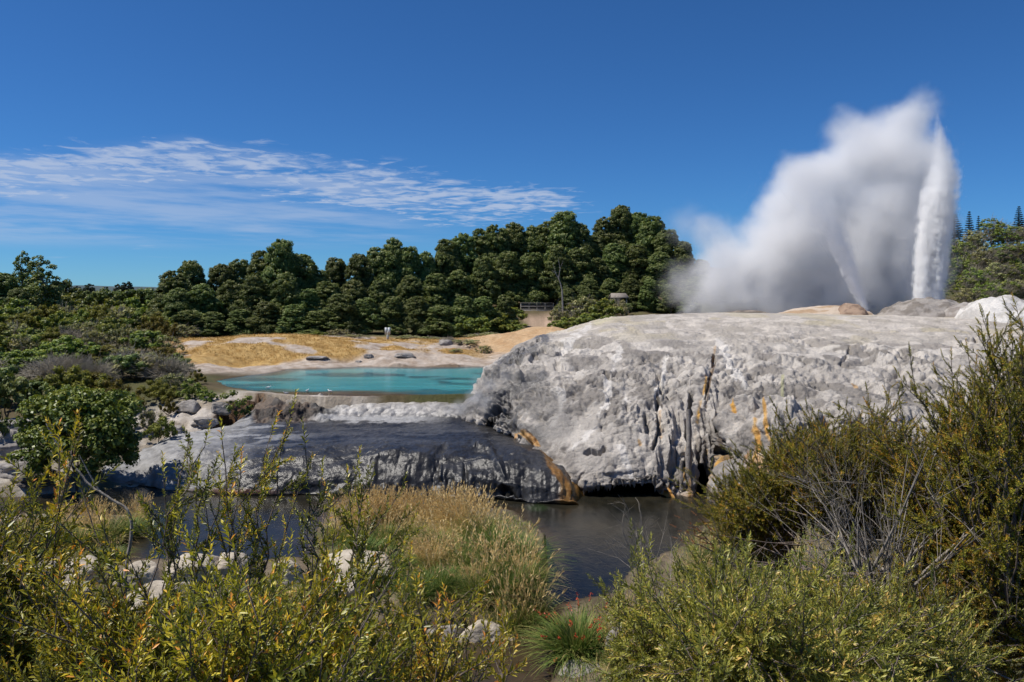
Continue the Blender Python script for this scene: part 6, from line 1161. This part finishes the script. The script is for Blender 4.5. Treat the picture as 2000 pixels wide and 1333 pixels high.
for i, (px, py, w, h, lab) in enumerate(((50, 1150, 130, 55, 'cream boulder by the frame edge on the near bank'), (165, 1150, 110, 60, 'cream boulder at the foot of the curved dead branch'), (270, 1155, 110, 50, 'squat cream boulder just past the curved dead branch'), (375, 1140, 130, 62, 'large cream boulder behind the tall sprigs'), (455, 1135, 100, 55, 'cream boulder with the dark stream behind, past the large one'),
        (560, 1145, 75, 50, 'small rounded boulder midway along the near bank'), (705, 1140, 160, 42, 'long flat cream slab beside the islet grass'), (680, 1180, 60, 40, 'small block below the flat cream slab'), (120, 1215, 110, 50, 'half-hidden boulder below the bank stones'), (300, 1215, 120, 50, 'half-hidden boulder under the tall sprigs'))):
    rock(px, py, w, h, lab, seed=i + 1)
for i, (px, py, w, h, lab) in enumerate(((945, 1222, 110, 55, 'pale layered boulder at the islet front under the grass'), (870, 1225, 80, 45, 'brownish boulder in the shade of the islet grass'), (1000, 1228, 60, 40, 'small stone at the islet corner by the channel'), (1212, 1300, 60, 60, 'upright pale stone beside the red-flowered clump'), (1290, 1318, 90, 50, 'pale stone under the lime shrub'), (790, 1262, 90, 26, 'low wet stone in the brown shallows'), (1140, 1325, 120, 14, 'flat pale stone just under the shallow water'))):
    rock(px, py, w, h, lab, R_GREY if i else R_CREAM, seed=i + 21)
for i, (px, py, w, h, Y, lab) in enumerate(((20, 870, 90, 55, 45.5, 'grey broken rock at the frame edge below the dark bushes'), (60, 905, 70, 35, 44, 'grey rock beside the round bush, lower of two'), (25, 935, 80, 30, 42.5, 'low pale rock at the water by the frame edge'), (75, 945, 60, 22, 42, 'cream rock at the stream edge under the round bush'), (15, 905, 60, 40, 44.5, 'pale rock under the broken grey one'), (30, 795, 110, 36, 49, 'long pale ledge under the bushes at the frame edge'), (75, 935, 110, 24, 41.6, 'reddish-brown ledge along the far waterline'),
        (350, 842, 60, 30, 46.8, 'knobbly grey rock at the rim of the apron'), (400, 822, 70, 30, 50.2, 'grey sinter hummock with a small hole'), (430, 800, 60, 36, 51.5, 'pale hummock below the rounded bush'), (370, 790, 70, 34, 52, 'rough grey hummock on the sinter bank'), (340, 818, 60, 30, 49.5, 'grey hummock behind the low leafy bush'), (520, 812, 40, 22, 50.2, 'small brown boulder under the rock bank'), (500, 822, 34, 14, 49.9, 'flat grey stone at the foot of the rock bank'), (1365, 985, 90, 26, 40.0, 'brown ledge inside the dark cave mouth'), (1365, 1010, 46, 22, 37.8, 'pale stone in the water before the cave'),
        (870, 668, 44, 20, 90, 'dark grey outcrop on the edge of the tan mound'), (720, 706, 30, 12, 79, 'brown overhung rock on the far shore of the pool'), (700, 712, 20, 8, 78, 'small tan rock at the far pool edge'), (790, 703, 60, 12, 79.5, 'grey rocky knoll on the far shore'), (620, 712, 60, 8, 78, 'low pale ledge on the far shore'))):
    rock(px, py, w * (0.75 if i > 6 else 1), h * (0.62 if 6 < i < 12 or i > 15 else 0.9), lab, R_DARK if i in (6, 14, 12) else R_GREY, seed=i + 41, Y=Y)

# ------------------------------------------------------------------ deck, sign, huts, post
WD = bark_mat('weathered_timber', (0.17, 0.155, 0.14), (0.30, 0.28, 0.26), scale=3)
Yd = 125.0; o0 = P(1049, 606, Yd); root = empty('viewing_deck', o0, 'weathered timber viewing deck with slatted railings at the edge of the wood', 'viewing deck')
wd = 66 / FOC * Yd
def part(name, build, mat, par=root): mb = MB(); build(mb); return mb.obj(name, mat, par)
part('deck', lambda b: [b.box((0, 1.2 + 0.0, -0.02 - 0.12), (wd, 2.6, 0.12)), b.box((0, -0.1, -0.12), (wd, 0.08, 0.26))], WD)
part('railing', lambda b: [b.box((0, -0.18, 1.08), (wd, 0.12, 0.07)), b.box((0, -0.16, 0.55), (wd, 0.05, 0.10)), b.box((0, -0.16, 0.12), (wd, 0.05, 0.10))] + [b.box((-wd / 2 + 0.15 + k * (wd - 0.3) / 30, -0.12, 0.55), (0.05, 0.04, 0.95)) for k in range(31)], WD)
for k in range(5): part('post', lambda b: b.box((-wd / 2 + 0.1 + k * (wd - 0.2) / 4, 0.0, -0.6), (0.14, 0.14, 3.2)), WD)
for k in range(3): part('brace', lambda b: b.box((-wd / 2 + 1 + k * 1.5, 1.6, -0.9), (1.2, 0.10, 0.14)), WD)
m, t, b = material('white_panel'); b.inputs['Roughness'].default_value = 0.5; t.links.new(ramp(t, noise(t, tcoord(t), 2.5, 3), [(0.4, (0.42, 0.46, 0.47)), (0.7, (0.66, 0.69, 0.70))]), b.inputs['Base Color'])
Ys = 93.0; o0 = gpt(757, Ys); root = empty('notice_board', o0, 'pale panelled notice board on a short post above the golden bank', 'sign'); zc = (H - (647 - HOR) / FOC * Ys) - o0[2]
part('panel', lambda b: [b.box((-0.17, 0, zc), (0.29, 0.06, 0.80))], m, root); part('panel', lambda b: [b.box((0.17, 0.02, zc), (0.29, 0.06, 0.80))], m, root)
part('post', lambda b: b.box((0, 0.09, zc / 2 - 0.1), (0.26, 0.08, zc + 0.6)), m, root)
m_r, t, b = material('old_roofing'); b.inputs['Base Color'].default_value = (0.27, 0.235, 0.20, 1); b.inputs['Roughness'].default_value = 0.9
def hut(px, pyr, Y, w, lab, tall=2.2, mat=m_r):
    o = gpt(px, Y); z = H - (pyr - HOR) / FOC * Y - o[2]; W_ = w / FOC * Y; root = empty('shelter', o, lab, 'shelter'); z = max(z, 1.8)
    def rf_(b): v = np.array([[-W_ / 2, -1.4, z - .6], [W_ / 2, -1.4, z - .6], [W_ / 2 * .8, 0, z], [-W_ / 2 * .8, 0, z], [-W_ / 2, 1.4, z - .6], [W_ / 2, 1.4, z - .6]]); v = np.r_[v, v - [0, 0, 0.12]]; b.add(v, np.array([[0, 1, 2, 3], [3, 2, 5, 4], [7, 6, 9, 8], [8, 9, 10, 11], [0, 6, 7, 1], [4, 5, 11, 10], [0, 3, 9, 6], [3, 4, 10, 9], [1, 7, 8, 2], [2, 8, 11, 5]]))
    part('roof', rf_, mat, root)
    for s in (-1, 1):
        for r_ in (-1, 1): part('post', lambda b: b.box((s * W_ * .38, r_ * 1.1, (z - .6) / 2 - .3), (0.16, 0.16, z)), WD, root)
    part('wall', lambda b: b.box((0, 0.9, (z - .7) / 2 - .3), (W_ * .7, 0.1, z - .2)), WD, root)
hut(303, 606, 150, 26, 'small open shelter at the near corner of the wood'); hut(150, 600, 165, 60, 'long low roof showing among the scrub'); hut(1208, 573, 120, 36, 'brown-roofed shelter half hidden in the wood by the steam'); hut(222, 620, 135, 16, 'tiny pale-roofed shelter down in the scrub')
m_w, t, b = material('white_paint'); b.inputs['Base Color'].default_value = (0.6, 0.6, 0.58, 1); b.inputs['Roughness'].default_value = 0.6
o = gpt(185, 135); root = empty('marker_post', o, 'thin white marker post among the far scrub', 'post'); zt = H - (602 - HOR) / FOC * 135 - o[2]
part('shaft', lambda b: b.box((0, 0, zt / 2), (0.18, 0.18, zt)), m_w, root); part('cap', lambda b: b.box((0, 0, zt + 0.05), (0.26, 0.26, 0.10)), m_w, root)
mb = MB(); tr = gpt(1096, 127)
for pts, r in (([(1098, 568), (1094, 552), (1090, 540)], 0.10), ([(1094, 552), (1086, 535), (1078, 528)], 0.06), ([(1091, 545), (1094, 525), (1090, 505)], 0.06), ([(1086, 535), (1080, 515)], 0.04), ([(1094, 525), (1100, 508)], 0.03)): mb.tube([P(a, b_, 116) for a, b_ in pts], np.linspace(r, r * 0.4, len(pts)), 5)
mb.tube([P(1098, 568, 116), P(1100, 620, 116)], [0.12, 0.16], 6); tag(mb.obj('dead_tree', B_GREY, smooth=True), 'bare pale forked trunk standing before the dark wood', 'dead tree')
# gulls on the shallow edge of the pool
m, t, b = material('gull_white'); b.inputs['Base Color'].default_value = (0.75, 0.75, 0.73, 1); m2, t, b = material('gull_grey'); b.inputs['Base Color'].default_value = (0.30, 0.31, 0.33, 1)
def gull(loc, rz, label):
    root = empty('gull', loc, label, 'gull', 'gulls resting at the pool edge'); root.rotation_euler = (0, 0, rz); mb = MB(); ring = 10; prof = [(-0.20, 0.008, 0.13), (-0.12, 0.035, 0.125), (0.0, 0.062, 0.13), (0.10, 0.055, 0.145), (0.15, 0.032, 0.175), (0.17, 0.028, 0.20), (0.195, 0.030, 0.22), (0.225, 0.020, 0.22), (0.265, 0.004, 0.212)]
    mb.tube([(x, 0, z) for x, r, z in prof], [r for x, r, z in prof], ring); mb.tube([(0.01, 0.025, 0.09), (0.01, 0.025, 0)], [0.006, 0.005], 4); mb.tube([(0.01, -0.025, 0.09), (0.01, -0.025, 0)], [0.006, 0.005], 4); mb.obj('body', m, root, smooth=True)
    for s in (-1, 1): w = MB(); w.tube([(0.08, s * 0.045, 0.155), (-0.05, s * 0.052, 0.15), (-0.22, s * 0.02, 0.14)], [0.022, 0.028, 0.004], 6); w.obj('wing', m2, root, smooth=True)
for k, (px, py, lab) in enumerate(((523, 757, 'gull standing alone at the shallow pool edge, above the rounded bush'), (600, 763, 'gull on the pool edge over the brown rock bank'), (645, 764, 'gull beside the pale stones of the pool edge'), (560, 768, 'gull on the lip of the brown rock bank'))):
    Y = gY(py + 4, POOLZ); gull(((px - 1000) / FOC * Y, Y, POOLZ), k * 1.3, lab)

# patterns that were never placed are taken away
for grp in (pohu, soft, grey, olive, darkb, dead, far_t, lt, ST, GT, MT, FT):
    for src in grp:
        if id(src) not in used:
            for ch in list(src.children): bpy.data.objects.remove(ch)
            bpy.data.objects.remove(src)
